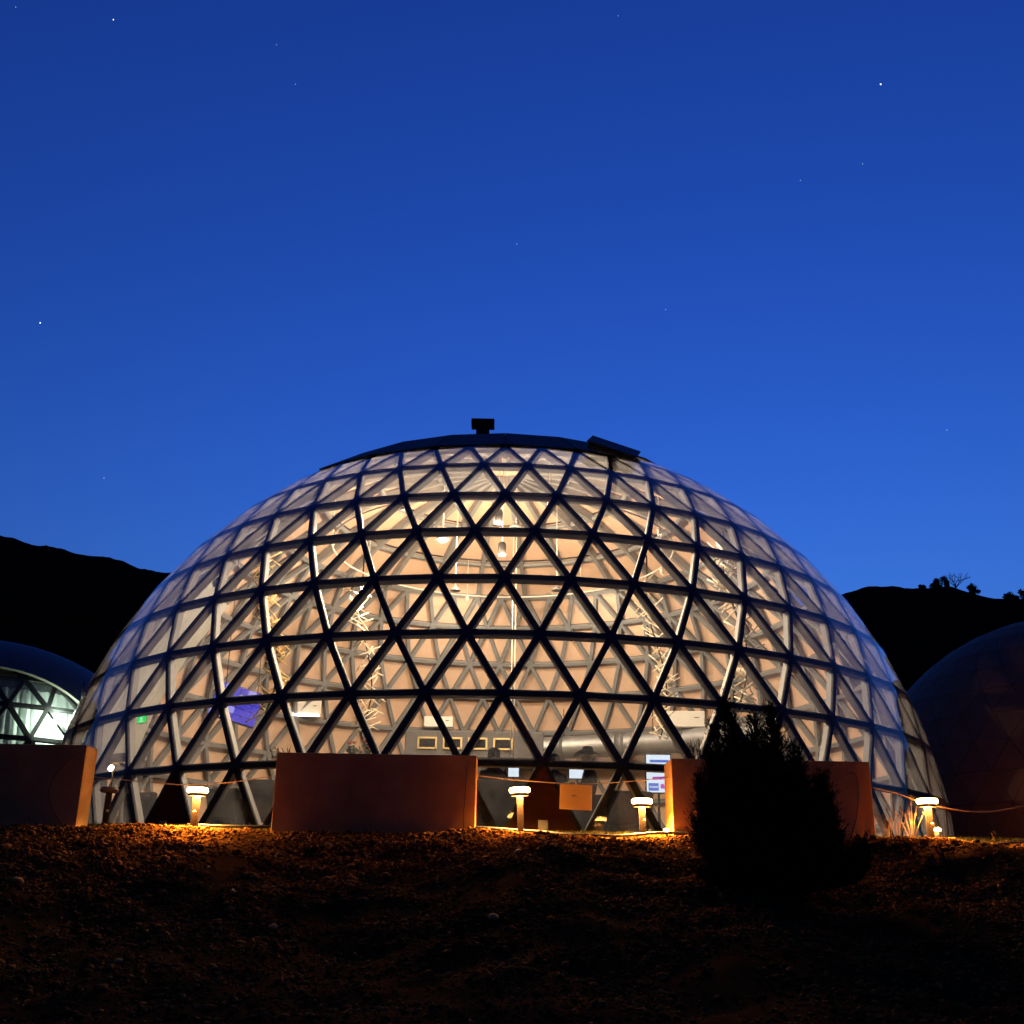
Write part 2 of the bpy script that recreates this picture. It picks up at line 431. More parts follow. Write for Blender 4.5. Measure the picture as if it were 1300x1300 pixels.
def tri_prism(pts, ctr, t0, t1, inset, bulge=0.0):
    """triangular sheet pts, thickness from t0 to t1 along outward normal"""
    c = (pts[0]+pts[1]+pts[2])/3
    nrm = (pts[1]-pts[0]).cross(pts[2]-pts[0]).normalized()
    if nrm.dot(c-ctr) < 0: nrm = -nrm; pts = [pts[0], pts[2], pts[1]]
    q = [p + (c-p).normalized()*inset for p in pts]
    lo = [p+nrm*t0 for p in q]; hi = [p+nrm*t1 for p in q]
    if bulge:
        mids = [(lo[k]+lo[(k+1) % 3])/2 - nrm*bulge*.75 for k in range(3)]
        cc = (lo[0]+lo[1]+lo[2])/3 - nrm*bulge
        vs = lo+mids+[cc]+hi
        fs = []
        for k in range(3):
            fs += [(6, 3+k, k), (6, (k+1) % 3, 3+k)]
            fs += [(k, 3+k, 7+k), (3+k, (k+1) % 3, 7+(k+1) % 3, 7+k)]
        fs.append((7, 8, 9))
        return vs, fs
    return lo+hi, [(0, 2, 1), (3, 4, 5), (0, 1, 4, 3), (1, 2, 5, 4), (2, 0, 3, 5)]

def wrap(a):
    return (a+math.pi) % (2*math.pi) - math.pi

DC = Vector((0, 26.95, 0.83)); DR = 10.0; DN = 50
TH = [89.4, 83.05, 76.68, 70.48, 63.82, 56.98, 50.3, 42.8, 35.94]
PH0 = R_(0.195)
dome = empty('glass_dome', (DC.x, DC.y, TZ), 0, 'large lattice dome of clear triangular panes, lit from inside, with dark roof cap', 'dome')
zoff = DC.z - TZ
P = lattice_tools(DR, zoff, TH, DN, PH0)
CTR = Vector((0, 0, zoff))
cam_l = Vector((0, 0, 0)) - Vector((DC.x, DC.y, TZ))     # camera in dome frame
STEP = 2*math.pi/DN
GLASS_A = R_(93)

def strut_mesh(a, b):
    mb = MB(); up = ((a+b)/2-CTR).normalized()
    mb.bar(a-up*0.030, b-up*0.030, 0.108, 0.02, up, 0)       # outer face under the film, its unlit shade painted black
    mb.bar(a-up*0.096, b-up*0.096, 0.102, 0.11, up, 1)       # inner beam
    return mb
def hub_mesh(p):
    mb = MB(); up = (p-CTR).normalized()
    q = up.to_track_quat('Z', 'Y').to_matrix()
    mb.lathe([(0.0, -0.012), (0.095, -0.012), (0.11, -0.018), (0.11, -0.044)], p, 10, q, 0, False)
    mb.lathe([(0.104, -0.044), (0.104, -0.17), (0.0, -0.17)], p, 10, q, 1, False)
    return mb

struts, panes, liners, hubs = [], [], [], []       # (proto mesh key, azimuth, distance, front?)
protos = {}
def proto(key, fn, mats, name):
    if key not in protos:
        mb = fn(); protos[key] = (mb, mb.mesh(name, mats))
    return protos[key]
SOLID = {(-4.5), (0.5)}     # base triangles that are boarded instead of glazed
boards = []
nring = len(TH)
for j in range(nring):
    off = 0.0 if j % 2 == 0 else 0.5
    for k in range(DN):
        i = k+off; az = wrap(PH0+i*STEP)
        # a proto is built for k=0 in the ring and turned by k steps
        rot = k*STEP
        if j < nring: struts.append((('h', j), rot, P(j, i+.5)))
        hubs.append((('n', j), rot, P(j, i)))
        if j < nring-1:
            struts.append((('l', j), rot, (P(j, i)+P(j+1, i-.5))/2))
            struts.append((('r', j), rot, (P(j, i)+P(j+1, i+.5))/2))
            cu = (P(j, i)+P(j, i+1)+P(j+1, i+.5))/3
            cd = (P(j, i)+P(j+1, i-.5)+P(j+1, i+.5))/3
            for key, c in ((('u', j), cu), (('d', j), cd)):
                a = math.atan2(c.x, -c.y)
                if key[0] == 'u' and j == 0 and (wrap(i+.5-25)+0 is not None) and any(abs(((i+.5)-s+25) % 50-25) < .01 for s in SOLID):
                    boards.append((key, rot, c)); continue
                (panes if abs(a) < GLASS_A else liners).append((key, rot, c))
def off_of(j): return 0.0 if j % 2 == 0 else 0.5
def key_mesh(kind, key):
    j = key[1]; o = off_of(j)
    if kind == 'strut':
        if key[0] == 'h': a, b = P(j, o), P(j, o+1)
        elif key[0] == 'l': a, b = P(j, o), P(j+1, o-.5)
        else: a, b = P(j, o), P(j+1, o+.5)
        return strut_mesh(a, b)
    if kind == 'hub': return hub_mesh(P(j, o))
    tri = [P(j, o), P(j, o+1), P(j+1, o+.5)] if key[0] == 'u' else [P(j, o), P(j+1, o-.5), P(j+1, o+.5)]
    if kind == 'pane': return MB().add(*tri_prism(tri, CTR, 0.0, 0.005, 0.006))
    if kind == 'liner_panel': return MB().add(*tri_prism(tri, CTR, 0.0, 0.03, 0.015, -0.05))
    if kind == 'base_board': return MB().add(*tri_prism(tri, CTR, -0.03, 0.006, 0.05))
def place_lattice(items, kind, mats, limit=300, name=None, order=None):
    items = sorted(items, key=order or (lambda t: (t[2]-cam_l).length))
    rest = MB()
    for n, (key, rot, c) in enumerate(items):
        mb, me = proto((kind,)+key, lambda: key_mesh(kind, key), mats, name or kind)
        if n < limit:
            o = link(name or kind, me, dome); o.rotation_euler = (0, 0, rot)
        else:
            ca, sa = math.cos(rot), math.sin(rot)
            vs = [(x*ca-y*sa, x*sa+y*ca, z) for (x, y, z) in mb.v]
            o0 = len(rest.v); rest.v += vs
            rest.f += [tuple(q+o0 for q in f) for f in mb.f]; rest.m += mb.m; rest.sm += mb.sm
    if rest.v:
        o = rest.build(name or kind, mats, dome); tag(o, kind='stuff')
place_lattice(struts, 'strut', [MT['cap'], MT['beam']])
place_lattice(hubs, 'hub', [MT['cap'], MT['beam']])
place_lattice(panes, 'pane', MT['pane'])
place_lattice(liners, 'liner_panel', MT['liner'], order=lambda t: abs(abs(math.atan2(t[2].x, -t[2].y))-math.pi)+0.02*t[2].z)
for key, rot, c in boards:
    mb, me = proto(('base_board',)+key, lambda: key_mesh('base_board', key), MT['brown'], 'base_board')
    o = link('base_board', me, dome); o.rotation_euler = (0, 0, rot)
    nrm = Vector((c.x, c.y, 0)).normalized()
    q = Matrix.Rotation(math.atan2(c.x, -c.y), 3, 'Z')
    pc = Vector((c.x, c.y, 0.19)) + nrm*0.075
    mb2 = MB().box((0, 0, 0), (0.15, 0.03, 0.15), None, 0, 0.008)
    cov = mb2.build('outlet_cover', MT['steel'], o)
    cov.matrix_local = Matrix.Rotation(-rot, 4, 'Z') @ (Matrix.Translation(pc) @ q.to_4x4())
# footing ring under the lowest struts
mb = MB()
n = 150
ringp = lambda r, z: [Vector((r*math.sin(2*math.pi*k/n), -r*math.cos(2*math.pi*k/n), z)) for k in range(n)]
A, B, C_, D_ = ringp(9.82, -0.05), ringp(10.08, -0.05), ringp(10.08, 0.03), ringp(9.82, 0.03)
vs = A+B+C_+D_
fs = []
for k in range(n):
    k2 = (k+1) % n
    fs += [(n+k, n+k2, 2*n+k2, 2*n+k), (2*n+k, 2*n+k2, 3*n+k2, 3*n+k), (3*n+k, 3*n+k2, k2, k)]
mb.add(vs, fs); mb.build('footing', MT['steel'], dome)

# roof cap: dark panels with recessed seams over a liner
CT = [36.3, 28.0, 19.0, 10.0]; CN = 25
def PC(t, i, r): 
    a = PH0+i*2*math.pi/CN; t = R_(t)
    return Vector((r*math.sin(t)*math.sin(a), -r*math.sin(t)*math.cos(a), zoff+r*math.cos(t)))
for j in range(3):
    mb = MB(); g0 = 0.006
    quad = [(CT[j], g0), (CT[j], 1-g0), (CT[j+1]+0.12, 1-g0*2), (CT[j+1]+0.12, g0*2)]
    hi = [PC(t, i, 10.05) for t, i in quad]; lo = [PC(t, i, 10.015) for t, i in quad]
    mb.add(lo+hi, [(3, 2, 1, 0), (4, 5, 6, 7), (0, 1, 5, 4), (1, 2, 6, 5), (2, 3, 7, 6), (3, 0, 4, 7)])
    me = mb.mesh('roof_panel', MT['roof'])
    gp = MB().add([PC(t, i, r) for r in (10.0, 10.006) for t, i in ((CT[j], 0.003), (CT[j], .997), (CT[j+1], .997), (CT[j+1], 0.003))],
                  [(3, 2, 1, 0), (4, 5, 6, 7), (0, 1, 5, 4), (1, 2, 6, 5), (2, 3, 7, 6), (3, 0, 4, 7)]).mesh('shoulder_pane', MT['pane'])
    lp = MB().add([PC(t, i, 9.96) for t, i in ((CT[j]-.4, 0), (CT[j]-.4, .5), (CT[j]-.4, 1), (CT[j+1], 1), (CT[j+1], .5), (CT[j+1], 0))], [(0, 1, 4, 5), (1, 2, 3, 4)]).mesh('ceiling_panel', MT['liner'])
    for k in range(CN):
        az = abs(math.degrees(wrap(PH0+(k+.5)*2*math.pi/CN)))
        clear = j == 0 and 36 < az < 84
        o = link('shoulder_pane' if clear else 'roof_panel', gp if clear else me, dome); o.rotation_euler = (0, 0, k*2*math.pi/CN)
        if not clear:
            o = link('ceiling_panel', lp, dome); o.rotation_euler = (0, 0, k*2*math.pi/CN)
mb = MB(); prof = [(10.045*math.sin(R_(t)), zoff+10.045*math.cos(R_(t))) for t in (10.0, 5.0, 2.0, 0.0)]
mb.lathe(prof, (0, 0, 0), CN, None, 0, False); mb.build('crown_plate', MT['roof'], dome)
mb = MB()
mb.lathe([(10.005*math.sin(R_(t)), zoff+10.005*math.cos(R_(t))) for t in (27.9, 19, 10, 0)], (0, 0, 0), 50, None, 1)
mb.lathe([(9.96*math.sin(R_(t)), zoff+9.96*math.cos(R_(t))) for t in (10.2, 5, 0)], (0, 0, 0), 50, None, 0)
mb.build('ceiling_liner', [MT['liner'], MT['roof']], dome)
# inner ceiling ribs
for k in range(25):
    mb = MB(); pts = [PC(t, k, 9.82) for t in (35.9, 28, 19, 10, 3)]
    for a, b in zip(pts[:-1], pts[1:]): mb.bar(a, b, 0.11, 0.2, ((a+b)/2-CTR).normalized())
    mb.build('ceiling_rib', MT['beam'], dome)
for t in (28, 19, 10):
    mb = MB(); mb.tube([PC(t, k, 9.82) for k in range(25)], 0.075, 6, closed=True); mb.build('ceiling_ring', MT['beam'], dome)

def on_dome(px, py, r=10.1):
    d = at(px, py, 10).normalized()
    b = d.dot(DC); c = DC.dot(DC)-r*r; q = b*b-c
    return d*(b-math.sqrt(max(q, 0)))
# opened roof hatch
hp = on_dome(778, 573); nrm = (hp-DC).normalized()
q = nrm.to_track_quat('Z', 'Y').to_matrix()
tx = Vector((-math.sin(0), 1, 0))
side = nrm.cross(Vector((0, -1, 0.2))).normalized(); side = -side if side.x < 0 else side
fw = nrm.cross(side).normalized(); rotm = Matrix((side, fw, nrm)).transposed()
mb = MB(); base = hp - DC + CTR
mb.box(base+nrm*0.03, (1.0, 0.75, 0.10), rotm, 0, 0.01)
tilt = rotm @ Matrix.Rotation(R_(2.5), 3, 'Y')
ho = mb.build('roof_hatch', MT['black'], dome)
mb = MB(); mb.box(base+nrm*0.105, (1.08, 0.80, 0.035), tilt, 0, 0.010); mb.build('hatch_lid', MT['black'], ho)
# roof vent
vb = at(613, 546, 25.6); vt = at(613, 531, 25.6); hgt = vt.z-vb.z
mb = MB(); lv = vb - Vector((DC.x, DC.y, TZ))
mb.box(lv+Vector((0, 0, hgt*0.22-0.12)), (0.33, 0.33, hgt*0.35+0.34), None, 0, 0.01)
ven = mb.build('roof_vent', MT['black'], dome)
mb = MB(); mb.box(lv+Vector((0, 0, hgt*0.50)), (0.58, 0.44, hgt*0.42), None, 0, 0.02); mb.build('vent_cowl', MT['black'], ven)

# floor inside
mb = MB(); mb.lathe([(0, GT+0.03), (9.8, GT+0.03), (9.8, TZ-0.05)], (DC.x, DC.y, 0), 80, None, 0, False)
tag(mb.build('floor', MT['floor']), kind='structure')

# ------------------------------------------------------------------ neighbouring domes
def small_dome(center, R, N, rows, t0):
    th = [t0 - k*(t0-18)/rows for k in range(rows+1)]
    return th
# right: closed brown vinyl dome
rc = at(1391, 1064, 34.5); RR = 6.7
e = empty('vinyl_dome', (rc.x, rc.y, TZ), R_(38), 'closed brown vinyl dome with triangular seams beside the glass dome', 'dome')
zo = rc.z-TZ; th = [100, 92.6, 85.2, 77.8, 70.4, 63, 55.6, 48.2, 40.8, 33.4, 26, 18.6]
PN = 40
Pr = lattice_tools(RR, zo, th, PN); cr = Vector((0, 0, zo))
camr = Matrix.Rotation(-R_(38), 3, 'Z') @ (Vector((0, 0, 0))-Vector((rc.x, rc.y, TZ)))
items = []
for j in range(len(th)-1):
    o0 = 0 if j % 2 == 0 else .5
    for kd in 'ud':
        tri = [Pr(j, o0), Pr(j, o0+1), Pr(j+1, o0+.5)] if kd == 'u' else [Pr(j, o0), Pr(j+1, o0-.5), Pr(j+1, o0+.5)]
        if min(p.z for p in tri) < -0.9: continue
        mb = MB().add(*tri_prism(tri, cr, -0.02, 0.02, 0.012))
        me = mb.mesh('vinyl_panel', MT['vinyl'])
        c0 = sum(tri, Vector())/3
        for k in range(PN):
            c = Matrix.Rotation(k*2*math.pi/PN, 3, 'Z') @ c0
            items.append(((c-camr).length, me, k*2*math.pi/PN, mb))
items.sort(key=lambda t: t[0])
rest = MB()
for n_, (d, me, rot, mb) in enumerate(items):
    if n_ < 290:
        o = link('vinyl_panel', me, e); o.rotation_euler = (0, 0, rot)
    else:
        ca, sa = math.cos(rot), math.sin(rot); o0 = len(rest.v)
        rest.v += [(x*ca-y*sa, x*sa+y*ca, z) for x, y, z in mb.v]
        rest.f += [tuple(q+o0 for q in f) for f in mb.f]; rest.m += mb.m; rest.sm += mb.sm
tag(rest.build('vinyl_panel', MT['vinyl'], e), kind='stuff')
mb = MB(); mb.lathe([((RR-.04)*math.sin(R_(t)), zo+(RR-.04)*math.cos(R_(t))) for t in range(104, -1, -4)], (0, 0, 0), 60); mb.build('seam_backing', MT['hood'], e)

# left: hooded dome with a round clear bay and lit curtains
lc = at(-56, 1092, 34.5); LR = 6.4
e = empty('hooded_dome', (lc.x, lc.y, TZ), 0, 'dark hooded dome with bright curtained triangular panes beside the glass dome', 'dome')
zo = lc.z-TZ; cl = Vector((0, 0, zo))
wdir = (at(-30, 978, 34.5-6.0)-lc).normalized()
qh = wdir.to_track_quat('Z', 'Y').to_matrix()
mb = MB()
mb.lathe([((LR+.10)*math.sin(R_(t)), (LR+.10)*math.cos(R_(t))) for t in (35, 38, 42, 48, 56, 64, 72, 80, 90, 100, 110)], cl, 64, qh)
mb.lathe([((LR+.10)*math.sin(R_(35)), (LR+.10)*math.cos(R_(35))), ((LR+.03)*math.sin(R_(35)), (LR+.03)*math.cos(R_(35)))], cl, 64, qh, 0, False)
mb.lathe([((LR+.03)*math.sin(R_(t)), (LR+.03)*math.cos(R_(t))) for t in (35, 38, 42, 48, 56, 64, 72, 80, 90, 100, 110)], cl, 64, qh)
mb.build('hood', MT['hood'], e)
LN = 30; lth = [103, 92.8, 82.6, 72.4, 62.2, 52, 41.8, 31.6]
faz = math.atan2(wdir.x, -wdir.y)
Pl = lattice_tools(LR, zo, lth, LN, faz)
def in_bay(p): return (p-cl).normalized().angle(wdir) < R_(40)
sm, pm = {}, {}
for j in range(len(lth)-1):
    o0 = 0 if j % 2 == 0 else .5
    for k in range(-8, 9):
        i = k+o0; rot = k*2*math.pi/LN
        for kd in 'hlr':
            a, b = {'h': (Pl(j, i), Pl(j, i+1)), 'l': (Pl(j, i), Pl(j+1, i-.5)), 'r': (Pl(j, i), Pl(j+1, i+.5))}[kd]
            if in_bay((a+b)/2) and max(a.z, b.z) > 0:
                if (kd, j) not in sm:
                    a0, b0 = {'h': (Pl(j, o0), Pl(j, o0+1)), 'l': (Pl(j, o0), Pl(j+1, o0-.5)), 'r': (Pl(j, o0), Pl(j+1, o0+.5))}[kd]
                    up = ((a0+b0)/2-cl).normalized()
                    sm[(kd, j)] = MB().bar(a0-up*.03, b0-up*.03, 0.12, 0.08, up).mesh('strut', MT['cap'])
                o = link('strut', sm[(kd, j)], e); o.rotation_euler = (0, 0, rot)
        for kd in 'ud':
            tr = (lambda q: [Pl(j, q), Pl(j, q+1), Pl(j+1, q+.5)]) if kd == 'u' else (lambda q: [Pl(j, q), Pl(j+1, q-.5), Pl(j+1, q+.5)])
            if in_bay(sum(tr(i), Vector())/3) and max(p.z for p in tr(i)) > 0:
                if (kd, j) not in pm: pm[(kd, j)] = MB().add(*tri_prism(tr(o0), cl, -0.012, -0.006, 0.04)).mesh('pane', MT['pane'])
                o = link('pane', pm[(kd, j)], e); o.rotation_euler = (0, 0, rot)
mb = MB(); vs, fs = [], []
nc = 260
for q_, zz in enumerate((0.0, 1.6, 3.2, 4.6)):
    for k in range(nc+1):
        a = faz - 1.25 + 2.5*k/nc
        fold = 0.10*math.sin(k*0.9) + 0.05*math.sin(k*2.3+1)
        r = 4.7 - 0.28*max(0, zz-2.4) + fold
        vs.append((r*math.sin(a), -r*math.cos(a), zz))
for q_ in range(3):
    for k in range(nc): fs.append((q_*(nc+1)+k, q_*(nc+1)+k+1, (q_+1)*(nc+1)+k+1, (q_+1)*(nc+1)+k))
mb.add(vs, fs, 0, True).build('curtain', MT['cloth'], e)
lampp = at(101, 907, 31.0)
hl = empty('dome_lamp', lampp, 0, 'bright white lamp glowing inside the hooded dome, by its panes', 'lamp')
mb = MB(); mb.lathe([(0.0, -.17), (.11, -.14), (.16, 0), (.11, .14), (0, .17)], (0, 0, 0), 14); mb.build('globe', emat('white_globe_light', (0.9, 1.0, 0.85), 0.6), hl)
mb = MB(); mb.tube([(0, 0, .17), (0, 0, .9)], .02, 6); mb.build('rod', MT['black'], hl)
plight('globe_light', (-.45, -.1, 0), 14, (0.80, 1.0, 0.80), 0.15, hl)

# ------------------------------------------------------------------ terrace things
def wall_box(pl, pr, top, Yf, depth, wire, label, rz=0.0):
    a, b = at(pl, 1050, Yf), at(pr, 1050, Yf)
    zt = at((pl+pr)/2, top, Yf).z
    wx = b.x-a.x; cx = (a.x+b.x)/2; h = zt-TZ+0.05
    e = empty('planter_box', (cx, Yf+depth/2, TZ-0.05), rz, label, 'planter', 'cream planter boxes round the glass dome')
    t = 0.05
    MB().box((0, -depth/2+t/2, h/2), (wx, t, h), None, 0, 0.008).build('front_panel', MT['cream'], e)
    MB().box((0, depth/2-t/2, h/2), (wx, t, h), None, 0, 0.008).build('back_panel', MT['cream'], e)
    for s in (-1, 1):
        MB().box((s*(wx/2-t/2), 0, h/2-0.002), (t, depth-2*t, h-0.004), None, 0, 0.006).build('side_panel', MT['cream'], e)
    MB().box((0, 0, h-0.09), (wx-2*t, depth-2*t, 0.04)).build('soil_bed', MT['soil'], e)
    pts = [Vector((wx*x, -depth/2-0.008, h*z)) for x, z in wire]
    MB().tube(pts, 0.0045, 5).build('wire', MT['hose'], e)
    return e, wx, h
def smooth_pts(pts, n=24):
    out = []
    for k in range(n+1):
        t = k/n*(len(pts)-1); i = min(int(t), len(pts)-2); f = t-i; f = f*f*(3-2*f)
        out.append((pts[i][0]*(1-f)+pts[i+1][0]*f, pts[i][1]*(1-f)+pts[i+1][1]*f))
    return out
arc = [(0.5-0.30*math.sin(math.pi*k/14)*.5-0.02, 0.90-0.88*k/14) for k in range(15)]
wall_box(-90, 96, 944, 15.85, 0.45, [(x-.05, z) for x, z in arc], 'cream planter box nearest the hooded dome, unlit front with a curved wire')
wall_box(344, 603, 957, 15.80, 0.72, [(0.452, 0.86), (0.449, 0.6), (0.443, 0.3), (0.446, 0.03)], 'cream planter box between the two lit bollard lamps, straight wire down its front')
wall_box(855, 1111, 965, 15.95, 0.72, [(0.38, 0.84), (0.42, 0.86), (0.435, 0.78), (0.43, 0.55), (0.41, 0.3), (0.37, 0.05)], 'cream planter box half hidden behind the dark juniper bush')

def bollard(px, pyhead, Y, label, lit=True, tilt=0.0, spot=True, hw=0.146):
    hd = at(px, pyhead, Y)
    gnd = gz(hd.x, Y)
    e = empty('bollard_lamp', (hd.x, Y, gnd), random.uniform(-.2, .2), label, 'lamp', 'bollard lamps along the terrace edge')
    e.rotation_euler = (0, tilt, random.uniform(-.2, .2))
    h = hd.z-gnd
    MB().box((0, 0, (h-0.03)/2-0.03), (0.085, 0.085, h+0.03), None, 0, 0.008).build('post', MT['wood'] if lit else MT['bark'], e)
    prof = [(0.0, -.04), (hw*.8, -.04), (hw*.95, -.028), (hw, -.005), (hw*.97, .018), (hw*.88, .03), (0, .03)]
    MB().lathe(prof, (0, 0, h), 28).build('lamp_head', MT['lamp'] if lit else MT['lampoff'], e)
    MB().lathe([(hw*.9, .031), (hw*.9, .038), (hw*.7, .044), (0, .044)], (0, 0, h), 28).build('head_cap', MT['black'], e)
    if lit:
        MB().lathe([(.068, -.041), (.068, -.044), (hw*.78, -.044), (hw*.78, -.041)], (0, 0, h), 28).build('lens', MT['lens'], e)  # glowing ring added under the head to throw light on the bank
        MB().lathe([(hw*.80, -.04), (hw*.86, -.04), (hw*.86, -.082), (hw*.83, -.082), (hw*.80, -.044)], (0, 0, h), 28).build('added_skirt', MT['black'], e)  # unseen rim, added to cut the lamplight into tighter pools
    if spot:
        MB().lathe([(0, 0.0), (.022, 0.0), (.022, .03), (.016, .04), (0, .04)], (0.02, -0.06, h*0.42), 10, Matrix.Rotation(R_(90), 3, 'X')).build('rope_eyelet', MT['brass'], e)
    return e
bollard(251, 1003, 15.86, 'lit bollard lamp beside the planter box, in front of the brown boarded triangle', spot=True)
bollard(662, 1003, 15.86, 'lit bollard lamp standing next to the hanging pale sign board', tilt=R_(-2.5), spot=False)
bollard(815, 1017, 16.05, 'lit bollard lamp between hanging sign and juniper bush')
bollard(1177, 1017, 16.0, 'lit bollard lamp with a rope and dry weeds beside it')
bollard(139, 1003, 17.6, 'unlit dark bollard lamp near the planter box of the hooded dome', lit=False, hw=.14)
bollard(1440, 1021, 16.4, 'lit bollard lamp in front of the brown vinyl dome')

e = bollard(1425, 1036, 26.4, 'lit bollard lamp standing right against the brown vinyl dome')
# small lamps
p = at(141, 975, 18.3)
e = empty('spot_lamp', p, 0, 'small glowing warm globe lamp on a stem above the unlit bollard', 'lamp')
MB().lathe([(0, -.05), (.03, -.04), (.042, 0), (.03, .04), (0, .05)], (0, 0, 0), 14, Matrix.Rotation(.5, 3, 'Y')).build('bulb', MT['glow'], e)
MB().tube([(0.02, .03, -.02), (0.05, .05, -.5), (0.05, .05, TZ-p.z)], .012, 6).build('stem', MT['black'], e)
p = at(846, 1054, 15.95); gg = gz(p.x, p.y)
e = empty('ground_spotlight', (p.x, p.y, gg), 0, 'tiny bright ground spotlight at the corner of the planter box behind the juniper', 'lamp')
MB().lathe([(0, .05), (.03, .05), (.042, .075), (.03, .1), (0, .105)], (0, 0, 0), 12).build('lens', MT['glow'], e)
MB().tube([(0, 0, -.05), (0, 0, .05)], .012, 6).build('spike', MT['black'], e)

# ropes, sign, hose
def rope(pts, label, r=0.008, name='rope', m='rope'):
    ps = []
    for k in range(len(pts)-1):
        for q in range(8): ps.append(pts[k].lerp(pts[k+1], q/8))
    ps.append(pts[-1])
    for it in range(6):
        ps = [ps[0]]+[(ps[i-1]+ps[i]*2+ps[i+1])/4 for i in range(1, len(ps)-1)]+[ps[-1]]
    return tag(MB().tube(ps, r, 6).build(name, MT[m]), label, 'rope' if name == 'rope' else 'hose')
rope([at(105, 985, 16.6), at(177, 992, 16.6), at(235, 997, 16.5), at(290, 994, 16.4), at(346, 985, 16.2)], 'thin slack rope strung between planter boxes over the boarded triangle', .006)
rope([at(600, 984, 16.2), at(650, 990, 16.25), at(732, 996, 16.3), at(790, 993, 16.3), at(856, 986, 16.3)], 'thin slack rope carrying the hanging pale sign board', .006)
rope([at(1108, 1000, 16.4), at(1140, 1007, 16.3), at(1172, 1020, 16.07), at(1200, 1026, 16.15), at(1235, 1031, 16.3), at(1265, 1030, 16.4), at(1300, 1023, 16.4), at(1370, 1006, 16.4), at(1440, 1030, 16.47)], 'thick sagging rope running past a lit bollard towards the brown vinyl dome', .010)
sp = at(731, 1012, 16.22)
e = empty('hanging_sign', sp, R_(3), 'small pale rounded sign board hanging from the rope, lit orange', 'sign')
sw, sh = 40/FPX*16.22, 29.5/FPX*16.22*1.03
MB().box((0, 0, 0), (sw, 0.012, sh), Matrix.Rotation(R_(1.8), 3, 'Y'), 0, 0.005).build('board', MT['board'], e)
MB().tube([(0, 0.01, sh/2-.01), (0.01, 0.03, sh/2+.03)], .012, 6).build('clip', MT['white'], e)
mk = MB()
for (x0, x1, z0, th_) in [(-.06, -.052, .022, .018), (-.05, -.03, .019, .020), (-.028, -.012, .018, .018), (-.010, .004, .015, .016), (.006, .012, .010, .010), (.02, .034, .000, .007)]:
    mk.box(((x0+x1)/2, -0.0085, (z0)), (x1-x0-.002, 0.003, th_), Matrix.Rotation(R_(8), 3, 'Y'))
mk.build('lettering', MT['ink'], e)
hp_ = []
for (px, off) in [(232, 0.0), (270, -.02), (330, -.03), (380, .0), (440, .02), (520, .0), (600, .0), (650, .02), (690, .0), (720, -.10), (750, -.14), (790, -.08), (830, .0), (860, 0), (900, -.03), (950, -.05)]:
    x = at(px, 1060, 15.75).x; y = 15.93+off*1.5
    hp_.append(Vector((x, y, gz(x, y)+.05)))
rope(hp_, 'black irrigation hose lying along the gravel edge of the terrace', .02, 'garden_hose', 'hose')
x0 = at(1262, 1070, 15.75).x
rope([Vector((x0+k*.35, 15.8-.03*k, gz(x0+k*.35, 15.8-.03*k)+.02)) for k in range(6)], 'short end of black hose in front of the brown vinyl dome', .014, 'garden_hose', 'hose')

# ------------------------------------------------------------------ inside the glass dome
FZ = GT+0.03
def ceiling_z(x, y):
    d2 = (x-DC.x)**2+(y-DC.y)**2
    return DC.z+math.sqrt(max(0.1, 9.7**2-d2))
# pendants
def pendant(px, py, Y, kind, label, power=0):
    p = at(px, py, Y); cz = ceiling_z(p.x, p.y)
    e = empty('pendant_lamp', p, 0, label, 'lamp', 'pendant lamps hanging from the dome ceiling')
    MB().tube([(0, 0, .15), (0, 0, cz-p.z)], .012, 5).build('cord', MT['white'], e)
    if kind == 'can':
        MB().lathe([(0.0, .2), (.06, .2), (.10, .15), (.10, -.13), (.094, -.13), (.094, .12)], (0, 0, 0), 18).build('shade', MT['black'], e)
        MB().lathe([(0, -.115), (.092, -.115), (.085, -.15), (0, -.165)], (0, 0, 0), 18).build('bulb', MT['led'], e)
        plight('bulb_light', (0, 0, -.30), power, (1, .72, .46), .10, e)
    elif kind == 'flat':
        MB().lathe([(0, .05), (.15, .04), (.16, .0), (.1, -.01)], (0, 0, 0), 18).build('shade', MT['steel'], e)
        MB().lathe([(0, -.012), (.10, -.012), (.09, -.05), (0, -.07)], (0, 0, 0), 18).build('bulb', MT['led'], e)
        plight('bulb_light', (0, 0, -.22), power, (1, .70, .42), .10, e)
    else:
        MB().lathe([(0.02, .14), (.04, .10), (.13, .0), (.145, -.02), (.13, -.02), (.03, .06)], (0, 0, 0), 20).build('shade', MT['steel'], e)
    return e
pendant(633, 657, 24.5, 'can', 'upper black can pendant with glowing white underside', 22)
pendant(637.5, 698, 26.5, 'can', 'lower black can pendant with glowing white underside', 22)
pendant(562, 685, 26.0, 'flat', 'flat pendant lamp with glowing underside next to the can pendants', 26)
pendant(578, 749, 27.5, 'cone', 'unlit cone shaped pendant below the flat glowing one')
pendant(707, 749, 28.0, 'cone', 'unlit cone shaped pendant on the side away from the flat glowing one')
# round ceiling speaker
p = at(655, 669, 27); e = empty('disc_speaker', p, 0, 'round flat grey disc hanging beside the can pendants', 'speaker')
MB().lathe([(0, .03), (.15, .03), (.17, .0), (.15, -.03), (.06, -.03), (.05, -.015), (0, -.015)], (0, 0, 0), 20).build('disc', MT['steel'], e)
MB().tube([(0, 0, .03), (0, 0, ceiling_z(p.x, p.y)-p.z)], .01, 5).build('cord', MT['white'], e)
